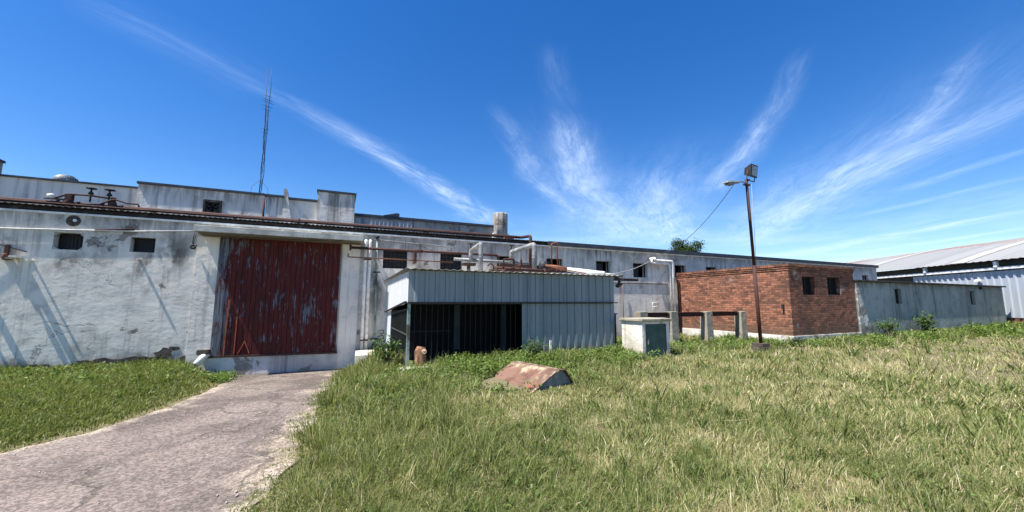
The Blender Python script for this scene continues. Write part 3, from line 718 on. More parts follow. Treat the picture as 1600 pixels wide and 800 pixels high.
# rust-red main on the roof with valves
rm = thing('roof_pipe', 'long rust red pipe running along the roof edge above the wall', 'pipe', (0, 12.7, 3.95))
MB().tube(bend([(X0, 12.7, 4.0), (6.05, 12.7, 4.03), (6.2, 12.2, 4.02), (6.1, 12.1, 2.3)], .1), .056, 10).build('main_run', 'rusty_pipe', rm)
for x in np.arange(-8, 6, 1.75): MB().box(x-.04, x+.04, 12.65, 12.75, 3.86, 3.965).build('support', 'dark_rust', rm)
MB().box(5.3, 5.65, 12.45, 12.8, 3.9, 3.985).build('support', 'dark_rust', rm)
for x in (-1.2, 2.6): MB().tube([(x-.03, 12.7, 4.006), (x+.03, 12.7, 4.006)], .085, 12).build('flange', 'dark_rust', rm)
pipe('roof_pipe', 'thinner rusty pipe lying below the long red pipe at the roof edge', 'pipe', [(X0, 12.52, 3.97), (-2.2, 12.52, 3.97), (5.2, 12.52, 3.98)], .022, 'dark_rust')
va = thing('valve_assembly', 'rusty cluster of valves and handwheels on the roof pipe', 'valve', (-5.9, 12.7, 4.0))
for (x, s2) in ((-6.1, .095), (-5.3, .09)):
    m = MB(); m.lathe([(.02, -.12), (s2*.8, -.1), (s2, 0), (s2*.8, .1), (.05, .14), (.05, .22)], (x, 12.68, 4.03), 12); m.build('valve_body', 'dark_rust', va)
for x in (-6.28, -5.92, -5.48, -5.12): MB().tube([(x-.02, 12.7, 4.0), (x+.02, 12.7, 4.0)], .09, 12).build('flange', 'dark_rust', va)
for (x, z) in ((-5.72, 4.42), (-5.38, 4.42)):
    m = MB(); m.tube([(x, 12.68, 4.1), (x, 12.68, z)], .02, 6); m.lathe([(.03, 0), (.1, .01), (.1, .03), (.03, .04)], (x, 12.68, z), 12); m.lathe([(.03, 0), (.06, .02), (.03, .08)], (x, 12.68, z-.14), 8); m.build('handwheel', 'black_metal', va)
m = MB(); m.tube(bend([(-6.3, 12.62, 4.12), (-6.1, 12.62, 4.24), (-5.75, 12.62, 4.25), (-5.38, 12.62, 4.22)], .06), .022, 6)
m.tube(bend([(-5.5, 12.6, 4.05), (-5.25, 12.6, 4.2), (-5.0, 12.6, 4.12), (-4.78, 12.6, 4.12), (-4.76, 12.6, 4.05)], .05), .02, 6)
m.tube([(-6.5, 12.64, 4.1), (-6.05, 12.64, 4.1)], .018, 6); m.box(-6.14, -6.02, 12.6, 12.72, 4.1, 4.24); m.build('bypass', 'dark_rust', va)
m = MB(); m.lathe([(.02, 0), (.07, .02), (.07, .1), (.02, .12)], (-6.38, 12.62, 4.1), 10); m.build('gauge', 'white_paint', va)

# conduits, hooks and brackets on the front wall
pipe('conduit', 'thin pale conduit running under the eaves to the canopy', 'pipe', [(X0, 12.36, 3.25), (-7, 12.36, 3.29), (-4.78, 12.36, 3.385), (-3.42, 12.36, 3.5)], .013, 'white_paint')
pipe('steel_bar', 'short dark rusty bar fixed to the wall above the small square window', 'bar', [(-5.42, 12.37, 3.37), (-4.72, 12.37, 3.44)], .025, 'dark_rust')
hk = thing('hanging_hook', 'black pulley hook hanging beside the canopy end', 'hook', (-3.5, 12.3, 3.1))
MB().tube([(-3.5, 12.3, 3.46), (-3.52, 12.3, 3.12)], .01, 5).tube([(-3.45, 12.3, 3.46), (-3.5, 12.3, 3.12)], .008, 5).build('rod', 'black_metal', hk)
MB().tube(bend([(-3.56, 12.3, 3.1), (-3.54, 12.3, 3.02), (-3.46, 12.3, 3.02), (-3.44, 12.3, 3.12)], .04), .02, 6).lathe([(.02, 0), (.05, .03), (.02, .06)], (-3.51, 12.3, 3.07), 8).build('hook', 'black_metal', hk)
br = thing('wall_bracket', 'rusty iron bracket with an insulator at the far left of the wall', 'bracket', (-6.8, WALL, 2.6))
MB().box(-6.83, -6.77, 12.3, 12.36, 2.66, 2.92).box(-6.86, -6.74, 12.33, 12.398, 2.58, 2.66).build('plate', 'dark_rust', br)
MB().lathe([(.02, 0), (.045, .02), (.03, .06), (.045, .1), (.02, .12)], (-6.78, 12.24, 2.6), 8).build('insulator', 'orange_rust', br)
pipe('service_wire', 'dark wire slanting down to the left wall from outside the frame', 'cable', [(-9, 12.2, 3.35), (-7.17, 12.33, 3.0), (-6.52, 12.38, 2.78)], .012, 'black_cable')
# made-up pegs, added so the grazing sun draws long shadow streaks
def peg(x, z, l, w, lab, h=.04):
    o = MB().box(x-w/2, x+w/2, WALL-l, WALL+.03, z, z+h).build('shadow_peg', 'limewash', None, .003)
    return tag(o, lab, 'bracket', 'added shadow pegs in the left wall')
PEGL = 'short peg added to the left whitewashed wall to cast a shadow streak'
for (x, z, l, w) in ((-6.63, 2.63, .22, .12), (-6.42, 2.56, .17, .03), (-6.75, 2.6, .18, .035), (-4.55, 2.66, .14, .05), (-7.45, 2.6, .22, .12), (-7.7, 2.6, .2, .05)):
    peg(x, z, l, w, PEGL)
ds = thing('drain_spout', 'white drain pipe elbow poking out of the wall foot left of the red door', 'pipe', (-3.05, 12.3, .1))
MB().tube(bend([(-3.0, 12.42, .3), (-3.05, 12.25, .3), (-3.16, 12.12, .1)], .1), .075, 12).build('elbow', 'white_paint', ds)
MB().box(-3.2, -2.95, 12.22, 12.39, .33, .45).build('surround', 'old_brick', ds)

# drainpipes right of the door
for i, (xa, lab) in enumerate(((.665, 'white vertical drainpipe right of the red door, nearer the door of a pair'), (.785, 'white vertical drainpipe right of the red door, farther from the door of a pair'))):
    o = thing('drainpipe', lab, 'pipe', (xa, 12.25, -.2), 'white drainpipes beside the door')
    MB().tube(bend([(xa, 12.4, 3.5), (xa, 12.25, 3.5), (xa, 12.25, -.22)], .07), .045, 12).build('tube', 'white_paint', o)
    for z in (.52, 2.9): m = MB(); m.tube([(xa, 12.25, z), (xa, 12.25, z+.04)], .056, 12); m.box(xa-.012, xa+.012, 12.3, 12.4, z+.005, z+.035); m.build('clamp', 'dark_rust', o)
sp = thing('standpipe', 'thin greenish standpipe with a black valve at its foot, by the shed corner', 'pipe', (1.02, 12.3, 0))
MB().tube([(.98, 12.3, 3.62), (1.0, 12.3, 2.2), (1.03, 12.3, .2)], .03, 8).build('tube', 'green_pipe', sp)
MB().lathe([(.03, 0), (.09, .03), (.1, .12), (.07, .2), (.03, .24)], (1.03, 12.28, .22), 12).build('valve', 'black_metal', sp)
m = MB(); m.lathe([(.03, 0), (.06, .02), (.06, .08), (.03, .1)], (.98, 12.28, 3.58), 10); m.build('cap', 'black_metal', sp)
MB().tube([(.9, 12.28, .56), (1.16, 12.28, .56)], .03, 8).build('clamp', 'black_metal', sp); MB().tube([(.9, 12.28, 2.55), (1.1, 12.28, 2.55)], .02, 8).build('clamp', 'black_metal', sp)
for z in (.62, .78): MB().tube(bend([(1.1, 12.3, z), (1.26, 12.3, z+.05), (1.28, 12.3, z-.06), (1.16, 12.3, z-.08)], .05), .012, 6).build('handle', 'black_metal', sp)

# pipes on the wall above the shed
w2 = thing('wall_pipe', 'rust red pipe crossing in front of the barred windows and dropping behind the shed roof', 'pipe', (2.5, 12, 3.2))
MB().tube(bend([(.25, 12.0, 3.225), (4.85, 12.0, 3.225), (4.85, 12.0, 2.3)], .1), .042, 10).build('run', 'rusty_pipe', w2)
MB().tube([(.2, 12, 3.225), (.26, 12, 3.225)], .085, 12).build('flange', 'dark_rust', w2); MB().tube([(1.95, 12, 3.225), (2.3, 12, 3.225)], .06, 10).build('sleeve', 'dark_rust', w2)
MB().box(2.08, 2.13, 11.97, 12.38, 2.85, 3.2).build('bracket', 'dark_rust', w2)
pipe('wall_pipe', 'thin brown pipe below the rust red pipe, starting at an elbow beside the door', 'pipe', [(.18, 12.1, 3.06), (.18, 12.1, 2.96), (3.32, 12.1, 2.93)], .018, 'orange_rust', rb=.03)
pipe('wall_cable', 'thin blue-grey cable along the wall under the eaves above the barred windows', 'cable', [(.9, 12.35, 3.56), (1.9, 12.35, 3.52), (2.6, 12.35, 3.5), (3.3, 12.35, 3.46), (3.35, 12.35, 3.3)], .012, 'pipe_lagging', rb=.03)
mp = thing('insulated_pipe', 'horizontal grey lagged pipe behind the shed roof with a rusty bracket', 'pipe', (4.2, 11.5, 2.9))
MB().tube([(3.17, 11.45, 2.965), (5.1, 11.45, 2.94), (5.75, 11.45, 2.92)], .05, 12).build('run', 'galvanised', mp)
MB().box(3.45, 3.85, 11.35, 11.6, 2.78, 2.86).box(3.6, 3.68, 11.4, 11.5, 2.1, 2.78).build('bracket', 'dark_rust', mp)
def hump(lab, xf, yf, zt, xb, yb, zb, r):
    o = thing('insulated_pipe', lab, 'pipe', (xf, yf, 2.4), 'grey lagged pipes rising from the shed roof')
    MB().tube(bend([(xf, yf, 2.3), (xf, yf, zt), (xb, yb, zb), (xb, yb, 2.9)], .07, 4), r, 14).build('run', 'pipe_lagging', o)
    for z in (2.6, 2.95): MB().tube([(xf, yf, z), (xf, yf, z+.02)], r+.006, 14).build('band', 'galvanised', o)
    MB().tube([(xb, yb, zb), (xb, yb, zb+.24)], .02, 6).box(xb-.07, xb+.07, yb-.02, yb+.02, zb+.2, zb+.24).build('vent_stem', 'dark_rust', o)
hump('grey lagged pipe hump above the shed roof, left of the taller hump', 3.74, 10.6, 3.36, 3.7, 11.42, 3.24, .068)
hump('taller grey lagged pipe hump above the shed roof, beside the rusty riser', 5.3, 10.2, 3.38, 5.1, 11.44, 3.28, .075)
dp = thing('diagonal_pipe', 'slanting white lagged pipe lying across the shed roof towards its right corner', 'pipe', (6.3, 9, 2.5))
MB().tube([(5.95, 9.4, 2.585), (6.66, 8.62, 2.41)], .085, 12, radii=[.06, .08]).build('lagging', 'white_paint', dp)
MB().tube([(6.64, 8.64, 2.41), (7.12, 8.42, 2.37)], .05, 10).build('bare_end', 'galvanised', dp)
MB().tube([(5.4, 9.7, 2.7), (5.7, 9.55, 2.65), (5.97, 9.38, 2.58)], .07, 10, radii=[.035, .06, .055]).build('rusted_end', 'orange_rust', dp)
pipe('bent_pipe', 'thin rusty pipe bent into a hoop above the shed roof', 'pipe', [(5.79, 10.02, 2.55), (5.79, 10.02, 3.4), (5.99, 10, 3.46), (5.99, 10, 2.3)], .02, 'orange_rust', rb=.05)
# clutter on the shed roof
def scrap(lab, a, b, w, h, mat): tag(MB().bar(a, b, w, h).build('scrap_iron', mat), lab, 'scrap', 'scrap on the shed roof')
scrap('long rusty angle iron lying along the shed roof behind the hoop pipe', (4.0, 9.4, 2.52), (6.5, 9.9, 2.56), .05, .05, 'rusty_pipe')
scrap('slanting rusty rod propped on the shed roof between the pipe humps', (3.95, 9.7, 2.46), (4.75, 9.9, 2.72), .03, .03, 'orange_rust')
scrap('dark iron beam on the shed roof under the lagged pipe', (4.3, 10.5, 2.75), (6.2, 10.5, 2.7), .07, .1, 'dark_rust')
scrap('short upright rusty post on the shed roof, right of centre', (4.72, 9.9, 2.36), (4.72, 9.9, 2.86), .05, .05, 'rusty_pipe')
scrap('rusty beam on the shed roof right of the riser', (5.4, 10.9, 2.78), (8.0, 11.0, 2.7), .1, .1, 'rusty_pipe')
scrap('thin rusty rod lying toward the right end of the shed roof', (5.3, 9.1, 2.6), (6.1, 8.7, 2.42), .025, .025, 'orange_rust')
scrap('rusty steel channel jutting past the right end of the shed roof', (7.4, 9.3, 2.33), (9.6, 10.6, 2.42), .08, .08, 'rusty_pipe')
mf = thing('pipe_manifold', 'tangle of old rusty pipes and elbows lying low on the shed roof', 'pipes', (5.0, 10.0, 2.4))
MB().tube(bend([(3.9, 10.3, 2.55), (4.7, 10.3, 2.57), (4.7, 9.6, 2.55), (5.5, 9.6, 2.52)], .08), .045, 8).build('pipe_run', 'rusty_pipe', mf)
MB().tube(bend([(4.3, 11.0, 2.7), (6.4, 11.0, 2.66), (6.4, 10.2, 2.62), (7.2, 10.1, 2.6)], .08), .05, 8).build('pipe_run', 'dark_rust', mf)
MB().tube(bend([(4.55, 10.8, 2.3), (4.55, 10.8, 2.95), (4.9, 10.8, 2.98), (4.9, 10.8, 2.5)], .06), .03, 8).build('pipe_run', 'rusty_pipe', mf)
MB().tube(bend([(5.7, 10.6, 2.3), (5.7, 10.6, 2.8), (6.5, 10.5, 2.76)], .06), .04, 8).build('pipe_run', 'orange_rust', mf)
MB().tube([(4.0, 10.0, 2.42), (5.2, 9.3, 2.44)], .035, 8).build('pipe_run', 'dark_rust', mf)
MB().box(4.15, 4.5, 10.6, 10.9, 2.34, 2.62).build('motor_box', 'dark_rust', mf); MB().box(5.95, 6.3, 10.2, 10.45, 2.34, 2.56).build('motor_box', 'galvanised', mf)
for (x, y, z) in ((4.72, 9.9, 2.56), (5.3, 9.6, 2.53), (6.4, 10.6, 2.64), (4.1, 10.3, 2.56)): MB().tube([(x-.025, y, z), (x+.025, y, z)], .085, 10).build('flange', 'dark_rust', mf)
pipe('faucet', 'small bent pale tap on the shed roof edge', 'tap', [(3.52, 9.0, 2.36), (3.52, 9.0, 2.58), (3.42, 9.0, 2.62), (3.36, 9.0, 2.54)], .018, 'dark_rust', rb=.05)
tag(MB().lathe([(.02, 0), (.14, .03), (.15, .2), (.1, .3), (.02, .32)], (5.5, 10.0, 2.55), 14).build('valve_drum', 'black_metal'), 'black drum shaped valve beside the tall grey pipe hump', 'valve')
o = MB(); o.tube(bend([(6.78, 8.4, 2.36), (6.95, 8.4, 2.3), (6.98, 8.4, 2.16), (6.86, 8.4, 2.08)], .05), .035, 6); o.bar((6.98, 8.4, 2.2), (7.12, 8.4, 2.26), .05, .03); o.bar((6.9, 8.4, 2.06), (7.05, 8.4, 2.15), .09, .05)
tag(o.build('broken_bracket', 'black_metal'), 'twisted black metal bracket hanging at the shed roof right corner', 'bracket')

# white drain pair right of the shed
for i, (dxx, dzz) in enumerate(((0, 0), (.13, .03))):
    lab = ('lower', 'upper')[i]
    pipe('drainpipe', f'white angled drainpipe on the wall beside the brick building, {lab} of the pair', 'pipe',
         [(11.9+dxx, 12.4, 3.46+dzz), (11.9+dxx, 12.22-.04*i, 3.46+dzz), (11.9+dxx, 12.22-.04*i, 3.27+dzz*4), (12.88+dxx, 12.22-.04*i, 3.27+dzz*4), (12.88+dxx, 12.22-.04*i, .2)], .045, 'white_paint', 'white angled drainpipes', .07)
tag(MB().box(7.6, 12.9, WALL-.035, WALL-.003, 2.4, 2.43).build('wall_ledge', 'dark_tile'), 'thin dark ledge along the white wall right of the shed', 'ledge')
for (x, z, lab) in ((8.4, 2.35, 'dark iron bracket under the ledge beside the shed corner'), (8.7, 1.68, 'small black hook on the white wall right of the shed')):
    tag(MB().box(x-.03, x+.03, WALL-.12, WALL+.01, z-.16, z).box(x, x+.16, WALL-.12, WALL-.06, z-.04, z-.001).build('iron_bracket', 'black_metal', None), lab, 'bracket')
pipe('vertical_rod', 'thin rusty rod standing against the white wall right of the shed', 'rod', [(10.4, 12.33, .6), (10.4, 12.33, 2.4)], .015, 'orange_rust')
m = MB(); m.tube(bend([(11.9, 12.3, .9), (11.9, 12.3, 1.62), (12.3, 12.3, 1.66)], .04), .014, 6); m.tube([(11.9, 12.3, 1.45), (12.2, 12.3, 1.48)], .014, 6)
tag(m.build('wall_faucet', 'white_paint'), 'thin white branched water pipe on the wall behind the concrete posts', 'pipe')

# ================================================================== PUMP SHED
SX0, SX1, SY = 1.34, 6.78, 8.4
sh = thing('metal_shed', 'blue-grey ribbed steel lean-to shed with an open dark front', 'shed', (4, SY, .2))
up_ = MB(); ribs(up_, (SX0, SY), (SX1, SY), 1.655, 2.33, .225, .022, (0, -1)); up_.build('upper_panel', 'shed_sheet', sh)
lo_ = MB(); ribs(lo_, (4.03, SY+.01), (SX1, SY+.01), .05, 1.61, .225, .022, (0, -1)); lo_.build('lower_panel', 'shed_sheet', sh)
sd = MB(); ribs(sd, (SX0, WALL-.03), (SX0, SY+.02), lambda u: 1.37+.27*u/(WALL-SY), 2.31, .225, .022, (-1, 0)); sd.build('side_panel', 'shed_side_sheet', sh)
sl2 = MB(); sl2.box(SX0-.01, SX0+.02, 11.2, WALL-.03, -.35, 1.44); sl2.build('side_board', 'pale_board', sh)
rs = MB(); ribs(rs, (SX1+.0, SY+.03), (SX1+.0, WALL-.03), .05, 2.31, .225, .02, (1, 0)); rs.build('end_panel', 'shed_sheet', sh)
rf = MB(); waves(rf, SX0-.1, SX1+.12, [(SY-.12, 2.362), (10.4, 2.335), (WALL-.02, 2.31)], .17, .012, .006); rf.build('roof', 'shed_roof', sh)
m = MB(); m.bar((SX0-.08, SY-.06, 1.632), (SX1+.06, SY-.06, 1.632), .03, .03); m.bar((SX0-.05, SY-.02, 1.655), (SX0-.05, WALL-.1, 1.355), .05, .03); m.build('trim', 'black_metal', sh)
m = MB(); m.box(SX0, SX0+.06, SY+.01, SY+.07, .0, 1.65); post = m.build('corner_post', 'green_pipe', sh)
MB().box(2.62, 2.74, SY+.9, SY+.93, .5, 1.62).build('inner_post', 'dark_post', sh); MB().box(3.8, 3.9, SY+.7, SY+.74, .45, 1.62).build('inner_post', 'dark_post', sh)
m = MB(); x = 1.5
while x < 4.0:
    m.box(x-.006, x+.006, SY+.05, SY+.062, .15, 1.64); x += .125
m.box(1.4, 4.02, SY+.062, SY+.075, 1.59, 1.62); m.box(1.4, 2.3, SY+.062, SY+.075, 1.01, 1.03); m.build('grille', 'dark_bar', sh)
# side mesh door
m = MB(); m.bar((SX0+.02, SY+.1, .95), (SX0+.02, 11.15, .95), .02, .025); m.bar((SX0+.02, 11.15, -.2), (SX0+.02, 11.15, 1.45), .04, .04); m.bar((SX0+.02, SY+.15, 1.5), (SX0+.02, 11.15, 1.33), .03, .03)
y = SY+.2
while y < 11.1: m.bar((SX0+.03, y, .1), (SX0+.03, y, 1.45), .008, .008); y += .11
m.build('mesh_door', 'cellar_steel', sh)
MB().box(SX0+.1, SX1-.05, WALL-.12, WALL-.06, -.2, 2.2).build('dark_backing', 'void', sh)  # near-black sheets, the shed's inner darkness put into their colour
MB().box(SX0+.25, SX1-.05, SY+1.3, SY+1.36, .0, 2.2).build('dark_backdrop', 'void', sh)
MB().box(4.75, 4.8, SY-.05, SY-.02, .35, .72).build('pale_strip', 'white_paint', sh)
# stump by the corner
sp = thing('tree_stump', 'upright weathered brown log stump by the shed corner post', 'stump', (1.62, 8.3, .2))
m = MB(); pts = [(1.62, 8.28, .12), (1.62, 8.28, .4), (1.6, 8.27, .62), (1.62, 8.28, .72)]
m.tube(pts, .1, 11, radii=[.13, .115, .12, .085]); m.tube([(1.54, 8.22, .1), (1.53, 8.2, .6)], .05, 7, radii=[.05, .03]); m.tube([(1.71, 8.2, .1), (1.73, 8.18, .4)], .045, 7, radii=[.05, .02]); m.build('trunk', 'stump_wood', sp)
MB().lathe([(.0, 0), (.06, .01), (.055, .03), (.0, .035)], (1.65, 8.2, .62), 10).tube([(1.65, 8.2, .62), (1.66, 8.16, .64)], .055, 10).build('cut_face', 'cut_wood', sp)
tag(MB().hexa([(1.2, 8.0, .1), (1.9, 7.95, .1), (1.92, 8.3, .1), (1.2, 8.35, .1), (1.2, 8.0, gz(1.4, 8.2)+.09), (1.9, 7.95, gz(1.8, 8.2)+.1), (1.92, 8.3, gz(1.8, 8.2)+.1), (1.2, 8.35, gz(1.4, 8.2)+.09)]).build('step_slab', 'slab_concrete', None, .01), 'small pale concrete slab under the shed corner post', 'slab')

# ================================================================== CABINET, POSTS, BEAM
cb = thing('utility_cabinet', 'white concrete meter housing with a green metal door and slab top', 'cabinet', (7.2, 7.7, .25))
CX0, CX1, CY0, CY1 = 6.8, 7.68, 7.4, 8.15
m = MB(); m.wall(CX0, CX1, .05, 1.17, CY0, CY0+.1, [(CX0+.1, CX1-.1, .18, 1.11)]); m.box(CX0, CX0+.1, CY0+.101, CY1, .05, 1.17); m.box(CX1-.1, CX1, CY0+.101, CY1, .05, 1.17); m.box(CX0+.1, CX1-.1, CY1-.1, CY1, .05, 1.17)
m.build('housing', 'white_concrete', cb)
MB().box(CX0-.05, CX1+.05, CY0-.06, CY1+.04, 1.172, 1.24).build('slab_top', 'concrete', cb, .012)
dd = MB().box(CX0+.12, CX1-.12, CY0+.01, CY0+.04, .2, 1.1).build('cabinet_door', 'green_door', cb)
MB().box(CX0+.17, CX0+.19, CY0-.015, CY0+.009, .62, .76).build('handle', 'galvanised', dd)
m = MB(); m.box(CX0+.101, CX0+.119, CY0+.005, CY0+.05, .2, 1.095); m.box(CX1-.119, CX1-.101, CY0+.005, CY0+.05, .2, 1.095); m.build('door_frame', 'dark_rust', dd)
tag(MB().box(7.02, 7.32, 9.0, 9.2, .1, 1.3).box(6.99, 7.35, 8.97, 9.23, 1.3, 1.33).build('dark_box', 'dark_tile', None, .01), 'narrow dark box standing in the gap between shed and cabinet', 'box')
PL = ('mossy concrete post closest to the shed, half hidden behind the cabinet', 'concrete post just right of the green door cabinet', 'middle free-standing concrete post with a mossy top', 'concrete post nearest the lamp post, lichen stained')
POSTS = [(8.22, 9.0, 1.36), (9.46, 9.0, 1.355), (11.0, 9.0, 1.345), (12.68, 9.0, 1.33)]
for (x, y, zt), lab in zip(POSTS, PL):
    o = MB().hexa([(x, y, 0), (x+.3, y, 0), (x+.3, y+.27, 0), (x, y+.27, 0), (x+.005, y, zt), (x+.295, y, zt+.01), (x+.295, y+.27, zt), (x+.005, y+.27, zt-.01)]).build('concrete_post', 'concrete', None, .012)
    tag(o, lab, 'post', 'row of short concrete posts')
for (a, b, lab) in ((8.53, 9.45, 'short dark red steel beam between the posts behind the cabinet'), (9.77, 10.99, 'dark red steel beam between the cabinet post and the middle post'), (11.31, 12.67, 'dark red steel beam between the two posts nearest the lamp post')):
    o = MB().box(a, b, 9.06, 9.2, 1.315, 1.33).box(a, b, 9.125, 9.135, 1.2, 1.315).box(a, b, 9.06, 9.2, 1.185, 1.2).build('steel_beam', 'rusty_pipe')
    tag(o, lab, 'beam', 'steel beams on the posts')

# ================================================================== BRICK BUILDING
BX0, BX1, BY = 13.45, 17.3, 7.8
bb = thing('brick_building', 'small flat roofed red brick building with two dark square windows', 'building', (15.4, BY, .3))
BW = [(14.17, 14.86, 1.89, 2.51), (15.62, 16.4, 1.9, 2.53)]
m = MB(); m.wall(BX0, BX1, .56, 2.7, BY, BY+.25, BW); m.box(BX0, BX0+.25, BY+.251, WALL-.02, .56, 2.7); m.box(BX1-.25, BX1, BY+.251, WALL-.02, .56, 2.7)
bw = m.build('brick_wall', 'brick', bb)
m = MB()
for k, (z0, z1, o_) in enumerate(((2.7, 2.762, .018), (2.765, 2.825, .036))): m.box(BX0-o_, BX1+o_, BY-o_, WALL-.02, z0+.002, z1)
x = BX0-.055
while x < BX1+.055:
    m.box(x, x+.058, BY-.055, BY+.13, 2.828, 2.91+RND.uniform(-.006, .006)); x += .068
y = BY+.14
while y < WALL-.1:
    m.box(BX0-.055, BX0+.13, y, y+.058, 2.828, 2.91+RND.uniform(-.006, .006)); y += .068
m.build('brick_coping', 'brick', bb)
MB().box(BX0+.135, BX1-.02, BY+.135, WALL-.03, 2.83, 2.88).build('roof', 'dark_tile', bb)
MB().box(BX0-.03, BX1+.03, BY-.03, WALL-.02, -.1, .558).build('plinth', 'plinth_white', bb, .01)
for h in BW:
    x0, x1, z0, z1 = h; f = MB(); y = BY+.12
    f.box(x0, x1, y, y+.04, z1-.03, z1); f.box(x0, x1, y, y+.04, z0, z0+.03); f.box(x0, x0+.03, y, y+.04, z0, z1); f.box(x1-.03, x1, y, y+.04, z0, z1); f.box((x0+x1)/2-.01, (x0+x1)/2+.01, y+.002, y+.03, z0+.03, z1-.03)
    fr = f.build('window', 'black_metal', bb); MB().box(x0+.03, x1-.03, y+.035, y+.045, z0+.03, z1-.03).build('pane', 'void', fr)
tag(MB().box(BX0-.09, BX0-.001, 8.0, 8.06, 1.42, 1.58).build('wall_lamp', 'black_metal', None, .01), 'small black fitting on the sunlit brick wall near its corner', 'fitting')
pipe('drainpipe', 'thin dark rusty pipe in the corner where the brick wall meets the white wall', 'pipe', [(BX0-.1, 12.25, 2.6), (BX0-.1, 12.25, .3)], .04, 'dark_rust')

# ================================================================== GREY-GREEN ANNEX
GX0, GX1, GY = 17.34, 31.15, 7.8
ga = thing('plaster_annex', 'low grey-green plastered outbuilding with two narrow slot windows', 'building', (24, GY, .2))
GW = [(20.22, 20.72, 1.58, 2.18), (27.2, 27.72, 1.52, 2.18)]
m = MB(); m.wall(GX0, GX1, -.3, 2.4, GY, GY+.2, GW); m.box(GX1-.2, GX1, GY+.201, 10.0, -.3, 2.4); m.box(GX0, GX0+.2, GY+.201, 10.0, -.3, 2.4); m.box(GX0, GX1, 10.0, 10.2, -.3, 2.4)
m.build('plaster_wall', 'green_grey_plaster', ga)
MB().box(GX0-.02, GX1+.14, GY-.12, 10.25, 2.403, 2.47).build('roof', 'dark_tile', ga, .01)
MB().box(GX0+.2, GX1-.2, GY+.6, GY+.63, 0, 2.4).build('dark_room', 'void', ga)
for h in GW:
    x0, x1, z0, z1 = h; f = MB(); y = GY+.1
    f.box(x0, x0+.03, y, y+.03, z0, z1); f.box(x1-.03, x1, y, y+.03, z0, z1); f.box(x0+.03, x1-.03, y, y+.03, z1-.03, z1); f.box(x0+.03, x1-.03, y, y+.03, z0, z0+.03)
    fr = f.build('window', 'cellar_steel', ga); MB().box(x0+.03, x1-.03, y+.02, y+.026, z0+.03, z1-.03).build('pane', 'void', fr)
m = MB(); m.hexa([(GX0+.02, GY-.06, -.2), (GX0+1.0, GY-.06, -.2), (GX0+1.0, GY-.002, -.2), (GX0+.02, GY-.002, -.2), (GX0+.02, GY-.05, 2.38), (GX0+.14, GY-.05, 2.38), (GX0+.14, GY-.002, 2.38), (GX0+.02, GY-.002, 2.38)])
m.build('buttress', 'peeling_plaster', ga, .01)
tag(MB().box(28.3, 28.45, GY-.14, GY-.001, 2.26, 2.38).box(28.36, 28.39, GY-.3, GY-.14, 2.26, 2.3).build('floodlight', 'black_metal'), 'small black lamp under the roof edge of the grey-green outbuilding', 'lamp')

# ================================================================== STEEL HALL
hp = onZ(1590, 515, .25); hp.z = 0; HN = Vector((-WD.y, WD.x, 0))      # HN points out of the wall, towards the yard
def H(t, n, z): return (hp.x+WD.x*t+HN.x*n, hp.y+WD.y*t+HN.y*n, z)
hl = thing('steel_hall', 'large pale steel hall with a curved weathered metal roof', 'building', (hp.x, hp.y, .2))
TA, TB, TC = -14., 9.2, 26.
m = MB(); m.hexa([H(TA, -.25, -.3), H(TC, -.25, -.3), H(TC, -.01, -.3), H(TA, -.01, -.3), H(TA, -.25, .83), H(TC, -.25, .83), H(TC, -.01, .83), H(TA, -.01, .83)]); m.build('brick_base', 'brick', hl)
a, b = H(TB-3.6, 0, 0), H(TA, 0, 0); m = MB(); ribs(m, a[:2], b[:2], .85, 3.3, .35, .05, (HN.x, HN.y)); m.build('cladding', 'hall_cladding', hl)
m = MB(); m.hexa([H(TA, -.4, .83), H(TC, -.4, .83), H(TC, -.3, .83), H(TA, -.3, .83), H(TA, -.4, 3.9), H(TC, -.4, 3.9), H(TC, -.3, 3.9), H(TA, -.3, 3.9)]); m.build('inner_wall', 'cellar_steel', hl)
# the vaulted roof
m = MB(); K = 22; n = 160; prof = []
HW, RISE = 11., 2.25
for k in range(K+1):
    q = k/K; prof.append((.32-2*HW*q, 3.86+RISE*(1-(2*q-1)**2)))
vs = []; NT_ = 300
for i in range(NT_+1):
    t = TA+(TC-TA)*i/NT_; w = .02*math.sin(i*2.2)
    for (nn, z) in prof: vs.append(H(t, nn, z+w))
fs = [(i*(K+1)+k+1, i*(K+1)+k, (i+1)*(K+1)+k, (i+1)*(K+1)+k+1) for i in range(NT_) for k in range(K)]
m.add(vs, fs); m.build('roof', 'hall_roof', hl)
m = MB()
for t in (-6.5, 1.8, 10.2, 18.):                                             # paler translucent roof sheets
    vs = []
    for (nn, z) in prof[:13]: vs += [H(t, nn, z+.025), H(t+.95, nn, z+.025)]
    m.add(vs, [(2*k+2, 2*k, 2*k+1, 2*k+3) for k in range(12)])
m.build('roof_light', 'roof_sheet_pale', hl)
m = MB(); m.hexa([H(TA, .08, 3.36), H(TC, .08, 3.36), H(TC, .17, 3.36), H(TA, .17, 3.36), H(TA, .08, 3.5), H(TC, .08, 3.5), H(TC, .17, 3.5), H(TA, .17, 3.5)]); m.build('gutter', 'white_paint', hl)
for t in np.arange(-12, 26, 4.1): m = MB(); m.hexa([H(t, .1, 3.5), H(t+.16, .1, 3.5), H(t+.16, .22, 3.5), H(t, .22, 3.5), H(t, .1, 3.8), H(t+.16, .1, 3.8), H(t+.16, .22, 3.8), H(t, .22, 3.8)]); m.build('bracket', 'white_paint', hl)
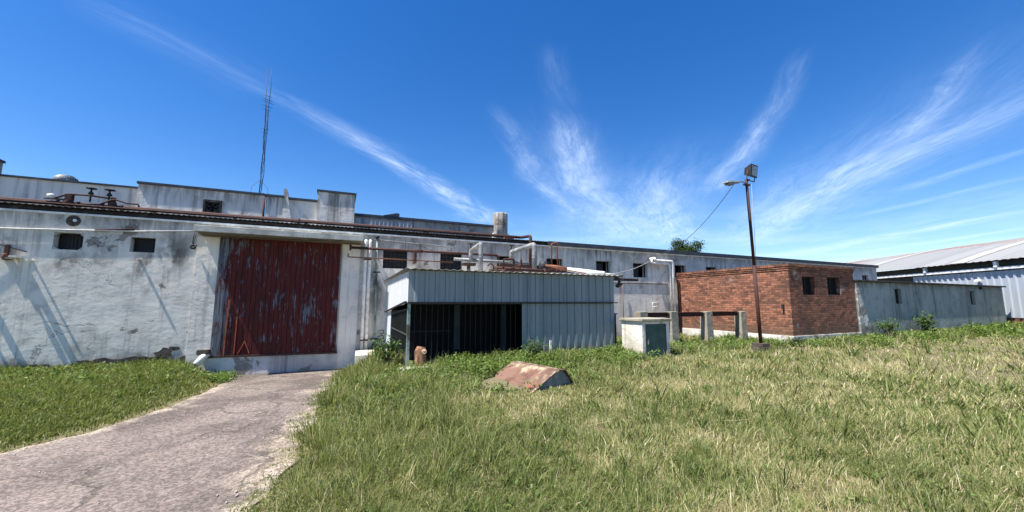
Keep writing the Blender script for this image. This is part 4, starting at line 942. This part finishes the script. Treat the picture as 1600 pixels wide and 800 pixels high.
tag(MB().hexa([H(1.3, .06, 2.8), H(1.55, .06, 2.8), H(1.55, .2, 2.8), H(1.3, .2, 2.8), H(1.3, .06, 2.88), H(1.55, .06, 2.88), H(1.55, .16, 2.9), H(1.3, .16, 2.9)]).build('wall_lamp', 'white_paint'), 'small white lamp on the pale hall cladding', 'lamp')

# ================================================================== LAMP POST
px_, py_ = 10.9, 7.2; gp = gz(px_, py_)
lp = thing('lamp_post', 'rusty steel lamp post leaning slightly with a floodlight on top', 'lamp post', (px_, py_, gp))
MB().tube([(10.9, 7.2, gp), (10.86, 7.2, 2.7)], .047, 12).tube([(10.86, 7.2, 2.68), (10.8, 7.2, 5.25)], .041, 12).build('pole', 'rusty_pipe', lp)
m = MB()
for k in range(3): m.box(10.72+.015*k, 11.1-.02*k, 7.03+.01*k, 7.36, gp-.05+.1*k, gp+.045+.1*k)
m.build('brick_footing', 'old_brick', lp, .008)
ar = MB().tube(bend([(10.8, 7.2, 5.12), (10.6, 7.18, 5.14), (10.15, 7.1, 5.08)], .1), .018, 8).build('arm', 'galvanised', lp)
hd = MB(); hd.hexa([(9.72, 7.0, 4.96), (10.3, 7.03, 5.03), (10.3, 7.17, 5.03), (9.72, 7.2, 4.96), (9.76, 7.04, 5.03), (10.28, 7.05, 5.1), (10.28, 7.15, 5.1), (9.76, 7.16, 5.03)])
hd = hd.build('lamp_head', 'galvanised', ar, .015); MB().box(9.8, 10.0, 7.03, 7.17, 4.93, 4.975).build('lens', 'glass_lamp', hd)
fl = MB(); c = Vector((10.98, 7.15, 5.5)); fx = Vector((.1, -.67, -.1)).normalized(); sx = fx.cross(Vector((0, 0, 1))).normalized(); ux = sx.cross(fx)
P8 = lambda d, w, h: [c+fx*d+sx*a*w+ux*b_*h for a, b_ in ((-1, -1), (1, -1), (1, 1), (-1, 1))]
fl.hexa(P8(-.15, .11, .1)+P8(.08, .2, .19)); fo = fl.build('floodlight', 'black_metal', lp, .01)
g2 = MB(); g2.hexa(P8(.083, .155, .145)+P8(.09, .155, .145)); g2.build('lens', 'glass_lamp', fo)
m = MB(); m.tube(bend([tuple(c+sx*.22), tuple(c+sx*.22-ux*.28), tuple(c-sx*.22-ux*.28), tuple(c-sx*.22)], .04), .014, 6); m.tube([(10.8, 7.2, 5.2), (10.88, 7.17, 5.24)], .03, 8); m.box(10.68, 10.92, 7.16, 7.24, 5.06, 5.1); m.build('yoke', 'dark_rust', fo)
pipe('power_cable', 'black cable running from the street lamp arm down to the white factory wall', 'cable', sag((10.1, 7.1, 4.98), (12.6, 12.38, 3.72), .35), .009, 'black_cable', rb=.001, n=6)
pipe('power_cable', 'pale slack cable drooping across the wall above the shed roof', 'cable', sag((12.08, 12.36, 3.46), (5.9, 9.9, 2.72), .42), .013, 'rope', rb=.001, n=6)
pipe('power_cable', 'thin pale wire hanging straight down beside the lamp pole', 'cable', [(10.92, 7.14, 5.1), (10.93, 7.16, 4.0), (10.92, 7.18, 2.6)], .005, 'rope', rb=.01, n=5)

# ================================================================== RUSTY HOOD IN THE GRASS
D_ = onZ(837, 610, .24); V_ = Vector((.511, .131, .259)); W_ = Vector((-.319, 1.228, 0))
C_ = D_+W_; B_ = D_+V_; A_ = C_+V_; T_ = Vector((.16, .04, -.012)); G_ = Vector((.2, .05, -.26)); ZU = Vector((0, 0, .012))
hd = thing('rusty_hood', 'rusty sheet metal hood lying in the grass, ridge up with a pale end', 'scrap', (D_.x+.3, D_.y+.6, .2))
m = MB(); NU, NV = 16, 9; nrm = W_.cross(V_).normalized(); nrm = nrm if nrm.z > 0 else -nrm; vs = []
for lay in (0, 1):
    for i in range(NU+1):
        for j in range(NV+1):
            a, b = i/NU, j/NV; p = D_-V_*.25+W_*a+V_*1.25*b; e = math.sin(a*9+b*3)*math.sin(b*6-a*4)*.012+math.sin(a*23+1)*.004*(1-b)
            if b in (0, 1): e *= .3
            vs.append(p+nrm*(e-lay*.008)-W_.normalized()*(.02*math.sin(b*7) if i in (0,) else 0))
q = (NU+1)*(NV+1); fs = []
for i in range(NU):
    for j in range(NV):
        a = i*(NV+1)+j; fs += [(a, a+1, a+NV+2, a+NV+1), (q+a, q+a+NV+1, q+a+NV+2, q+a+1)]
for i in range(NU): a = i*(NV+1); fs += [(a, a+NV+1, q+a+NV+1, q+a), (a+NV, q+a+NV, q+a+2*NV+1, a+2*NV+1)]
for j in range(NV): fs += [(j, q+j, q+j+1, j+1), (NU*(NV+1)+j, NU*(NV+1)+j+1, q+NU*(NV+1)+j+1, q+NU*(NV+1)+j)]
m.add(vs, fs); m.build('sloping_sheet', 'rust_hood', hd)
m = MB(); m.hexa([A_-ZU+T_*.02, B_-ZU+T_*.02, B_+T_-ZU, A_+T_-ZU, A_+T_*.02+ZU*.3, B_+T_*.02+ZU*.3, B_+T_+ZU*.3, A_+T_+ZU*.3]); m.build('top_strip', 'rust_hood_edge', hd)
m = MB(); m.hexa([A_+T_+G_, B_+T_+G_, B_+T_+G_+Vector((.01, 0, 0)), A_+T_+G_+Vector((.01, 0, 0)), A_+T_, B_+T_, B_+T_+Vector((.01, 0, 0)), A_+T_+Vector((.01, 0, 0))]); m.build('back_sheet', 'rust_hood_edge', hd)
wi = W_.normalized(); q0 = wi*.05; q1 = wi*.06
m = MB(); ring = [D_-ZU*2, B_-ZU*2, B_+T_-ZU*2, B_+T_+G_, D_+Vector((.1, 0, -.12))]
m.add([p+q0 for p in ring]+[p+q1 for p in ring], [(0,1,2,3,4), (9,8,7,6,5)]+[(k, k+5, (k+1) % 5+5, (k+1) % 5) for k in range(5)]); m.build('end_plate', 'galvanised', hd)
m = MB(); m.bar(D_-V_*.2+ZU*.4+wi*.015, B_+ZU*.4+wi*.015, .03, .014, (0, 0, 1)); m.build('rim', 'rust_hood_edge', hd)

# ================================================================== VEGETATION
def blades(pos, hgt, wid, az, lean, tint, curve=None):
    """five-vertex blades; az lean direction, lean in fractions of the height"""
    n = len(pos); fa = NP.uniform(0, 2*np.pi, n); wx, wy = np.cos(fa)*wid, np.sin(fa)*wid
    lx, ly = np.cos(az)*lean*hgt, np.sin(az)*lean*hgt
    v = np.empty((n, 5, 3)); x, y, z = pos.T
    v[:, 0] = np.c_[x-wx, y-wy, z-.01]; v[:, 1] = np.c_[x+wx, y+wy, z-.01]
    v[:, 2] = np.c_[x-wx*.8+lx*.35, y-wy*.8+ly*.35, z+hgt*.55]; v[:, 3] = np.c_[x+wx*.8+lx*.35, y+wy*.8+ly*.35, z+hgt*.55]
    v[:, 4] = np.c_[x+lx, y+ly, z+hgt*np.sqrt(np.clip(1-lean**2*.45, .08, 1))]
    k = np.arange(n)*5
    return v.reshape(-1, 3), np.c_[k, k+1, k+3, k+2], np.c_[k+2, k+3, k+4], np.repeat(tint, 5)
def leaves(pos, size, tint, flat=.5):
    """diamond leaves in random attitudes"""
    n = len(pos); a = NP.uniform(0, 2*np.pi, n); tilt = NP.normal(0, flat, n); roll = NP.normal(0, .6, n)
    d = np.c_[np.cos(a)*np.cos(tilt), np.sin(a)*np.cos(tilt), np.sin(tilt)]; s = np.c_[-np.sin(a), np.cos(a), roll*.7]
    s /= np.linalg.norm(s, axis=1)[:, None]; L = size[:, None]
    v = np.empty((n, 4, 3)); v[:, 0] = pos-d*L*.5; v[:, 1] = pos+s*L*.27; v[:, 2] = pos+d*L*.55-np.c_[np.zeros(n), np.zeros(n), size*.15]; v[:, 3] = pos-s*L*.27
    k = np.arange(n)*4
    return v.reshape(-1, 3), np.c_[k, k+1, k+2, k+3], np.repeat(tint, 4)
def sector(n, r0, r1, a0=-38, a1=84, p=1.):
    """random ground points round the yard's entrance, denser close by; angles clockwise from +Y"""
    u = NP.random(n); r = r0*(r1/r0)**u if p == 1 else np.sqrt(r0*r0+(r1*r1-r0*r0)*u)
    a = np.radians(NP.uniform(a0, a1, n)); return r*np.sin(a), r*np.cos(a), r
def free(x, y, m=.0):
    """not under a building or on paving"""
    ok = y < WALL-m
    for (x0, x1, y0, y1) in ((SX0+.05, SX1-.02, SY+.05, 20), (BX0-.02, BX1+.02, BY-.02, 20), (GX0, GX1, GY-.05, 20), (CX0, CX1, CY0, CY1), (1.2, 1.92, 8.0, 8.35), (.45, 1.3, 10.9, 12.1)):
        ok &= ~((x > x0) & (x < x1) & (y > y0) & (y < y1))
    hw = (x-hp.x)*HN.x+(y-hp.y)*HN.y; ok &= hw > .0
    return ok
def in_hood(x, y):
    c = (A_+B_+C_+D_)/4; return np.hypot((x-c.x)/.8, (y-c.y)/.55) < 1
def bshed(x, y): # how close to the buildings' foot: 1 at the foot
    f = np.where(x < 7.2, SY+.05, BY); f = np.where((x > 7.2) & (x < 13.2), 10.2, f); return f-y

# --- field grass right of the drive: tufts of blades splayed in all directions
def field(nt_, per, r0, r1, hs, wk):
    x, y, r = sector(nt_, r0, r1, -30, 86); keep = (x > -1.6) & free(x, y); x, y, r = x[keep], y[keep], r[keep]
    d = np.where((x < 4) & (y < 13), drive_sd(x, y), 9.); keep = (d > -.05+.20*fbm(x, y, 4, 4)-.22*NP.random(len(x))*(NP.random(len(x)) < .4)); x, y, r, d = x[keep], y[keep], r[keep], d[keep]
    dry = sstep(-.15, .45, fbm(x*.8+y*.35, y*1.2, .75, 1)*.55 + fbm(x, y, 2.3, 6)*.5)*1.3-.45; foot = bshed(x, y)
    dry = dry + .3*sstep(1.2, 3., foot)*sstep(5, 8.5, r)*sstep(1.5, 6, x) - .6*sstep(1.4, .3, foot) - .15*sstep(1.2, .1, d)
    tt = .33+.20*dry+NP.normal(0, .13, len(x)); ps = np.clip(.23+.40*dry+.12*sstep(1.5, 6, x)+NP.normal(0, .14, len(x)), .03, .85)
    hh = hs*(1+.45*fbm(x, y, 1.1, 9))*np.exp(NP.normal(0, .5, len(x)))*sstep(-.15, .9, d+.1)
    c = (A_+B_+C_+D_)/4; hh *= .3+.7*sstep(.8, 1.7, np.hypot((x-c.x)/.8, (y-c.y+.25)/.7))
    sp = NP.random(len(x)) < .10+.12*(fbm(x, y, .9, 21) > .25); hh = np.where(sp, hh*1.55, hh)*(1+.35*np.clip(fbm(x, y, .45, 17), -1, 1)); tt = np.where(sp, tt-.16, tt); ps = np.where(sp, ps*.25, ps); ww = np.where(sp, 2.1, 1.)
    wa = fbm(x, y, .8, 14)*2.2+.4; rad = .026*np.maximum(1, r/4)**.7
    I = np.repeat(np.arange(len(x)), per); n = len(I)
    bx, by = x[I]+NP.normal(0, 1, n)*rad[I], y[I]+NP.normal(0, 1, n)*rad[I]
    k = free(bx, by) & ~in_hood(bx, by); I, bx, by = I[k], bx[k], by[k]; n = len(I)
    straw = NP.random(n) < ps[I]; tint = np.clip(tt[I]+NP.normal(0, .11, n), 0, .56); tint[straw] = NP.uniform(.62, 1, straw.sum())
    h = np.clip(hh[I]*NP.uniform(.4, 1.3, n), .03, .5); w = .0019*np.maximum(1, r[I]/3.2)**.85*wk*NP.uniform(.6, 1.35, n)*ww[I]; w[straw] *= .8
    az = np.where(NP.random(n) < .55, NP.uniform(0, 6.28, n), wa[I]+NP.normal(0, .7, n)); lean = np.clip(NP.gamma(2.6, .37, n), .05, 1.45)
    return blades(np.c_[bx, by, ground_z(bx, by)], h, w, az, lean, tint)
def merge(sets):
    vs, qs, ts, ti = [], [], [], []; k = 0
    for v, q, t, a in sets: vs.append(v); qs.append(q+k); ts.append(t+k); ti.append(a); k += len(v)
    return np.concatenate(vs), np.concatenate(qs), np.concatenate(ts), np.concatenate(ti)
sets = [field(28000, 11, 2.0, 6.0, .056, .95), field(27000, 10, 5.5, 12., .066, 1.), field(21000, 8, 11., 45., .075, 1.1)]
v, q, t, a = merge(sets); tag(np_mesh('grass', v, q, t, 'grass_blades', a), kind='stuff')
# --- long dry stalks standing out of the field
x, y, r = sector(12000, 2.2, 24, -25, 84); keep = (x > -.4) & free(x, y) & (fbm(x, y, .9, 12)+.5*fbm(x, y, 3, 2) > .12); x, y, r = x[keep], y[keep], r[keep]
d = drive_sd(x, y); keep = (d > .35) & ~in_hood(x, y) & (bshed(x, y) > .9); x, y, r = x[keep], y[keep], r[keep]; n = len(x)
sets = blades(np.c_[x, y, ground_z(x, y)], NP.uniform(.08, .25, n), .0015*np.maximum(1, r/3)**.9, NP.normal(2.4, 1.1, n), np.clip(np.abs(NP.normal(.5, .35, n)), .05, 1.2), NP.uniform(.72, 1, n))
tag(np_mesh('dry_grass', *sets[:3], 'grass_blades', sets[3]), kind='stuff')
# --- taller green tufts by the drive's edge
cx = NP.uniform(-.25, 1.6, 130); cy = NP.uniform(3.6, 11.0, 130); k = (drive_sd(cx, cy) > .1) & free(cx, cy); cx, cy = cx[k], cy[k]
ci = NP.integers(0, len(cx), 9000); x = cx[ci]+NP.normal(0, .10, 9000); y = cy[ci]+NP.normal(0, .10, 9000); n = len(x); r = np.hypot(x, y)
sets = blades(np.c_[x, y, ground_z(x, y)], NP.uniform(.1, .3, n), .0032*np.maximum(1, r/4)**.8, np.arctan2(y-cy[ci], x-cx[ci])+NP.normal(0, .5, n), np.clip(np.abs(NP.normal(.6, .3, n)), .1, 1.2), np.clip(NP.normal(.3, .16, n), 0, .75))
tag(np_mesh('tall_grass', *sets[:3], 'grass_blades', sets[3]), kind='stuff')
# --- stalks and seed heads along the foot of the buildings
cx = np.r_[NP.uniform(1.4, 7, 90), NP.uniform(7.8, 13.2, 70), NP.uniform(13, 34, 190)]; cy = np.r_[SY-np.abs(NP.normal(.2, .5, 90)), NP.uniform(7.5, 10.3, 70), BY-np.abs(NP.normal(.2, .6, 190))]
k = free(cx, cy) & ~in_hood(cx, cy) & (drive_sd(cx, cy) > .3); cx, cy = cx[k], cy[k]; ci = np.repeat(np.arange(len(cx)), 26); n = len(ci); hh = NP.uniform(.14, .36, len(cx))
x, y = cx[ci]+NP.normal(0, .1, n), cy[ci]+NP.normal(0, .1, n); k = free(x, y); x, y, ci = x[k], y[k], ci[k]; n = len(x)
sets = blades(np.c_[x, y, ground_z(x, y)], hh[ci]*NP.uniform(.5, 1.2, n), .0045*np.maximum(1, np.hypot(x, y)/6)**.8*NP.uniform(.5, 1.4, n), np.arctan2(y-cy[ci], x-cx[ci])+NP.normal(0, .7, n), np.clip(NP.gamma(2, .22, n), .03, 1.1), np.where(NP.random(n) < .2, NP.uniform(.66, .95, n), np.clip(NP.normal(.22, .14, n), 0, .55)))
tag(np_mesh('rank_grass', *sets[:3], 'grass_blades', sets[3]), kind='stuff')
# --- lawn left of the drive
def lawn(n, r0, r1, hs):
    x, y, r = sector(n, r0, r1, -62, -4); keep = (y < WALL-.02) & (x < .2) & (x > -14); x, y, r = x[keep], y[keep], r[keep]
    d = drive_sd(x, y); left = x < np.interp(y, dl[:, 1], dl[:, 0])+.35; keep = left & (d > -.06+.3*fbm(x, y, 3.1, 7)-.2*NP.random(len(x))*(NP.random(len(x)) < .3)); x, y, r, d = x[keep], y[keep], r[keep], d[keep]
    thin = sstep(.0, .55, d+.12*fbm(x, y, 2, 3)); keep = NP.random(len(x)) < .12+.88*thin; x, y, r, d = x[keep], y[keep], r[keep], d[keep]; n = len(x)
    g_ = .5*fbm(x, y, 1.1, 2)+.3*fbm(x, y, 3.3, 5)
    tint = np.clip(.42+.28*g_+NP.normal(0, .16, n), 0, .9); st = NP.random(n) < .05+.3*sstep(.6, 0, d); tint[st] = NP.uniform(.85, 1, st.sum())
    return blades(np.c_[x, y, ground_z(x, y)], hs*NP.uniform(.3, 1.3, n)*np.clip(.8+.9*g_, .25, 2)*(1+.7*sstep(11.3, 12.2, y))*sstep(-.1, .5, d+.1), .003*np.maximum(1, r/4)**.85*NP.uniform(.7, 1.4, n), NP.uniform(0, 6.28, n), np.clip(np.abs(NP.normal(.7, .4, n)), .05, 1.3), tint)
v, q, t, a = merge([lawn(170000, 6., 10., .09), lawn(190000, 9.5, 17., .15)]); tag(np_mesh('lawn', v, q, t, 'lawn_blades', a), kind='stuff')
# --- broad-leaved weeds along the buildings and through the near lawn
def weeds():
    P = []; T = []; SZ = []
    def clump(cx, cy, rad, h, n, dark=0.):
        x = cx+NP.normal(0, rad*.55, n); y = cy+NP.normal(0, rad*.55, n); ok = free(x, y) & ~in_hood(x, y); x, y = x[ok], y[ok]; k = len(x)
        if not k: return
        z = ground_z(x, y)+h*NP.random(k)**.7*np.exp(-((x-cx)**2+(y-cy)**2)/(1.6*rad*rad)); P.append(np.c_[x, y, z]); r = np.hypot(cx, cy)
        T.append(np.clip(NP.normal(.5, .2, k)-dark, 0, .95)); SZ.append(NP.uniform(.03, .07, k)*RND.uniform(.7, 1.35)*max(1, r/9)**.7)
    for _ in range(330): x = RND.uniform(1.2, 7.0); clump(x, SY-.1-abs(RND.gauss(0, .65)), .22, RND.uniform(.12, .32), 75)
    for _ in range(200): x = RND.uniform(7.7, 13.4); clump(x, RND.uniform(7.6, 10.4), .24, RND.uniform(.1, .28), 60)
    for _ in range(330): x = RND.uniform(13.0, 34); clump(x, BY-.05-abs(RND.gauss(0, .55)), .36, RND.uniform(.12, .34), 55)
    for _ in range(150): x = RND.uniform(24.0, 36); clump(x, BY-.1-abs(RND.gauss(0, .8)), .4, RND.uniform(.25, .5), 60)
    for _ in range(430): x = RND.uniform(-9, -2.6); clump(x, 12.3-abs(RND.gauss(0, 1.5)), RND.uniform(.08, .25), RND.uniform(.04, .2), RND.randint(12, 50), RND.uniform(-.1, .15))
    for _ in range(160): x = RND.uniform(.4, 4.5); clump(x, RND.uniform(5.8, 8.2), .2, RND.uniform(.08, .24), 40)
    for _ in range(260):                                             # rosettes and creeping weeds out in the field
        a, r = R(RND.uniform(-14, 75)), 2.6*(16/2.6)**RND.random(); x, y = r*math.sin(a), r*math.cos(a)
        if y < 9 and x > -.1 and float(fbm(np.array([x]), np.array([y]), .8, 31)[0]) > -.1: clump(x, y, RND.uniform(.06, .2), RND.uniform(.03, .11), RND.randint(8, 34), RND.uniform(-.1, .2))
    for _ in range(60): x = RND.uniform(-3.2, -2.3); clump(x, RND.uniform(11.2, 12.3), .14, RND.uniform(.1, .22), 40)
    P_, T_, S_ = np.concatenate(P), np.concatenate(T), np.concatenate(SZ); return leaves(P_, S_, T_, .55)
v, q, a = weeds(); tag(np_mesh('ground_weeds', v, q, None, 'weed_leaves', a), kind='stuff')
n = 5200; x = NP.uniform(-9, .6, n); y = NP.uniform(1.0, 12.2, n); d = drive_sd(x, y); k = (d < .03) & (NP.random(n) < .06+np.exp(d*3.2)); x, y = x[k], y[k]; n = len(x)
sz = NP.uniform(.004, .013, n)*np.where(NP.random(n) < .06, 1.8, 1.); z = ground_z(x, y)+.012; oct_ = np.array([(1,0,0),(0,1,0),(-1,0,0),(0,-1,0),(0,0,.7),(0,0,-.7)], float)
v = (oct_[None]*NP.uniform(.6, 1.3, (n, 6, 1))*sz[:, None, None]+np.c_[x, y, z][:, None]).reshape(-1, 3); k = (np.arange(n)*6)[:, None, None]
t = (np.array([(0,1,4),(1,2,4),(2,3,4),(3,0,4),(1,0,5),(2,1,5),(3,2,5),(0,3,5)])[None]+k).reshape(-1, 3)
tag(np_mesh('gravel', v, None, t, 'slab_concrete'), kind='stuff')
# --- shrubs
def shrub(cx, cy, h, w, n, lab, name='shrub'):
    g0 = gz(cx, cy); o = thing(name, lab, 'shrub', (cx, cy, g0)); m = MB(); tips = []
    for k in range(9):
        a = RND.uniform(0, 6.28); rr = RND.uniform(.2, 1)*w; b = Vector((cx+math.cos(a)*rr, cy+math.sin(a)*rr*.7, g0+h*RND.uniform(.55, 1)))
        mid = Vector((cx+math.cos(a)*rr*.4, cy+math.sin(a)*rr*.3, g0+h*.45)); m.tube([(cx+.03*k-.1, cy, g0-.03), mid, b], .01, 5, radii=[.012, .009, .004]); tips.append((mid, b))
    m.build('stems', 'bark', o); P = []
    for _ in range(n):
        mid, b = RND.choice(tips); t = RND.random()**.6; c = mid.lerp(b, t); s2 = .06*(w/.35)+.04; P.append((c.x+RND.gauss(0, s2), c.y+RND.gauss(0, s2), c.z+RND.gauss(0, s2*.8)))
    P = np.array(P); v, q, a = leaves(P, NP.uniform(.05, .11, len(P))*(h/.6)**.5, np.clip(NP.normal(.55, .22, len(P)), 0, 1), .6)
    l = np_mesh('leaves', v-np.array(o.location), q, None, 'shrub_leaves', a); l.parent = o
shrub(1.0, 9.1, .62, .34, 420, 'leafy green shrub at the left corner of the steel shed')
shrub(18.2, 7.35, .75, .4, 380, 'dark leafy shrub by the peeling left end of the grey-green outbuilding')
shrub(21.3, 7.4, .95, .42, 420, 'upright dark shrub against the grey-green wall between its two slot windows')
shrub(4.15, 8.05, .5, .25, 260, 'small leafy weed bush at the edge of the shed opening')
# --- tree behind the roof
tr = thing('leafy_tree', 'dark green treetop showing above the factory roof', 'tree', (40.0, 35, 0))
m = MB(); m.tube([(40.0, 35, -.2), (40.1, 35, 3), (39.9, 35.1, 5.5), (40.2, 35, 7.5)], .3, 10, radii=[.35, .28, .2, .1])
limbs = [(40.0, 35, 7.5)]
for k in range(20):
    a = RND.uniform(0, 6.28); e = Vector((40.0+math.cos(a)*RND.uniform(.6, 2.1), 35+math.sin(a)*RND.uniform(.5, 1.8), RND.uniform(6.6, 9.3))); m.tube([(40.0, 35, RND.uniform(4.5, 6)), Vector((40.0, 35, 6)).lerp(e, .6)+Vector((0, 0, .3)), e], .05, 6, radii=[.09, .06, .02]); limbs.append(tuple(e))
m.build('trunk', 'bark', tr); P = []
for k in range(11000):
    c = limbs[RND.randrange(len(limbs))]; s2 = .4; P.append((c[0]+RND.gauss(0, s2), c[1]+RND.gauss(0, s2), c[2]+RND.gauss(0, s2*.75)))
P = np.array(P); v, q, a = leaves(P, NP.uniform(.14, .28, len(P)), np.clip(NP.normal(.5, .22, len(P)), 0, 1), .7)
l = np_mesh('crown', v-np.array(tr.location), q, None, 'tree_leaves', a); l.parent = tr
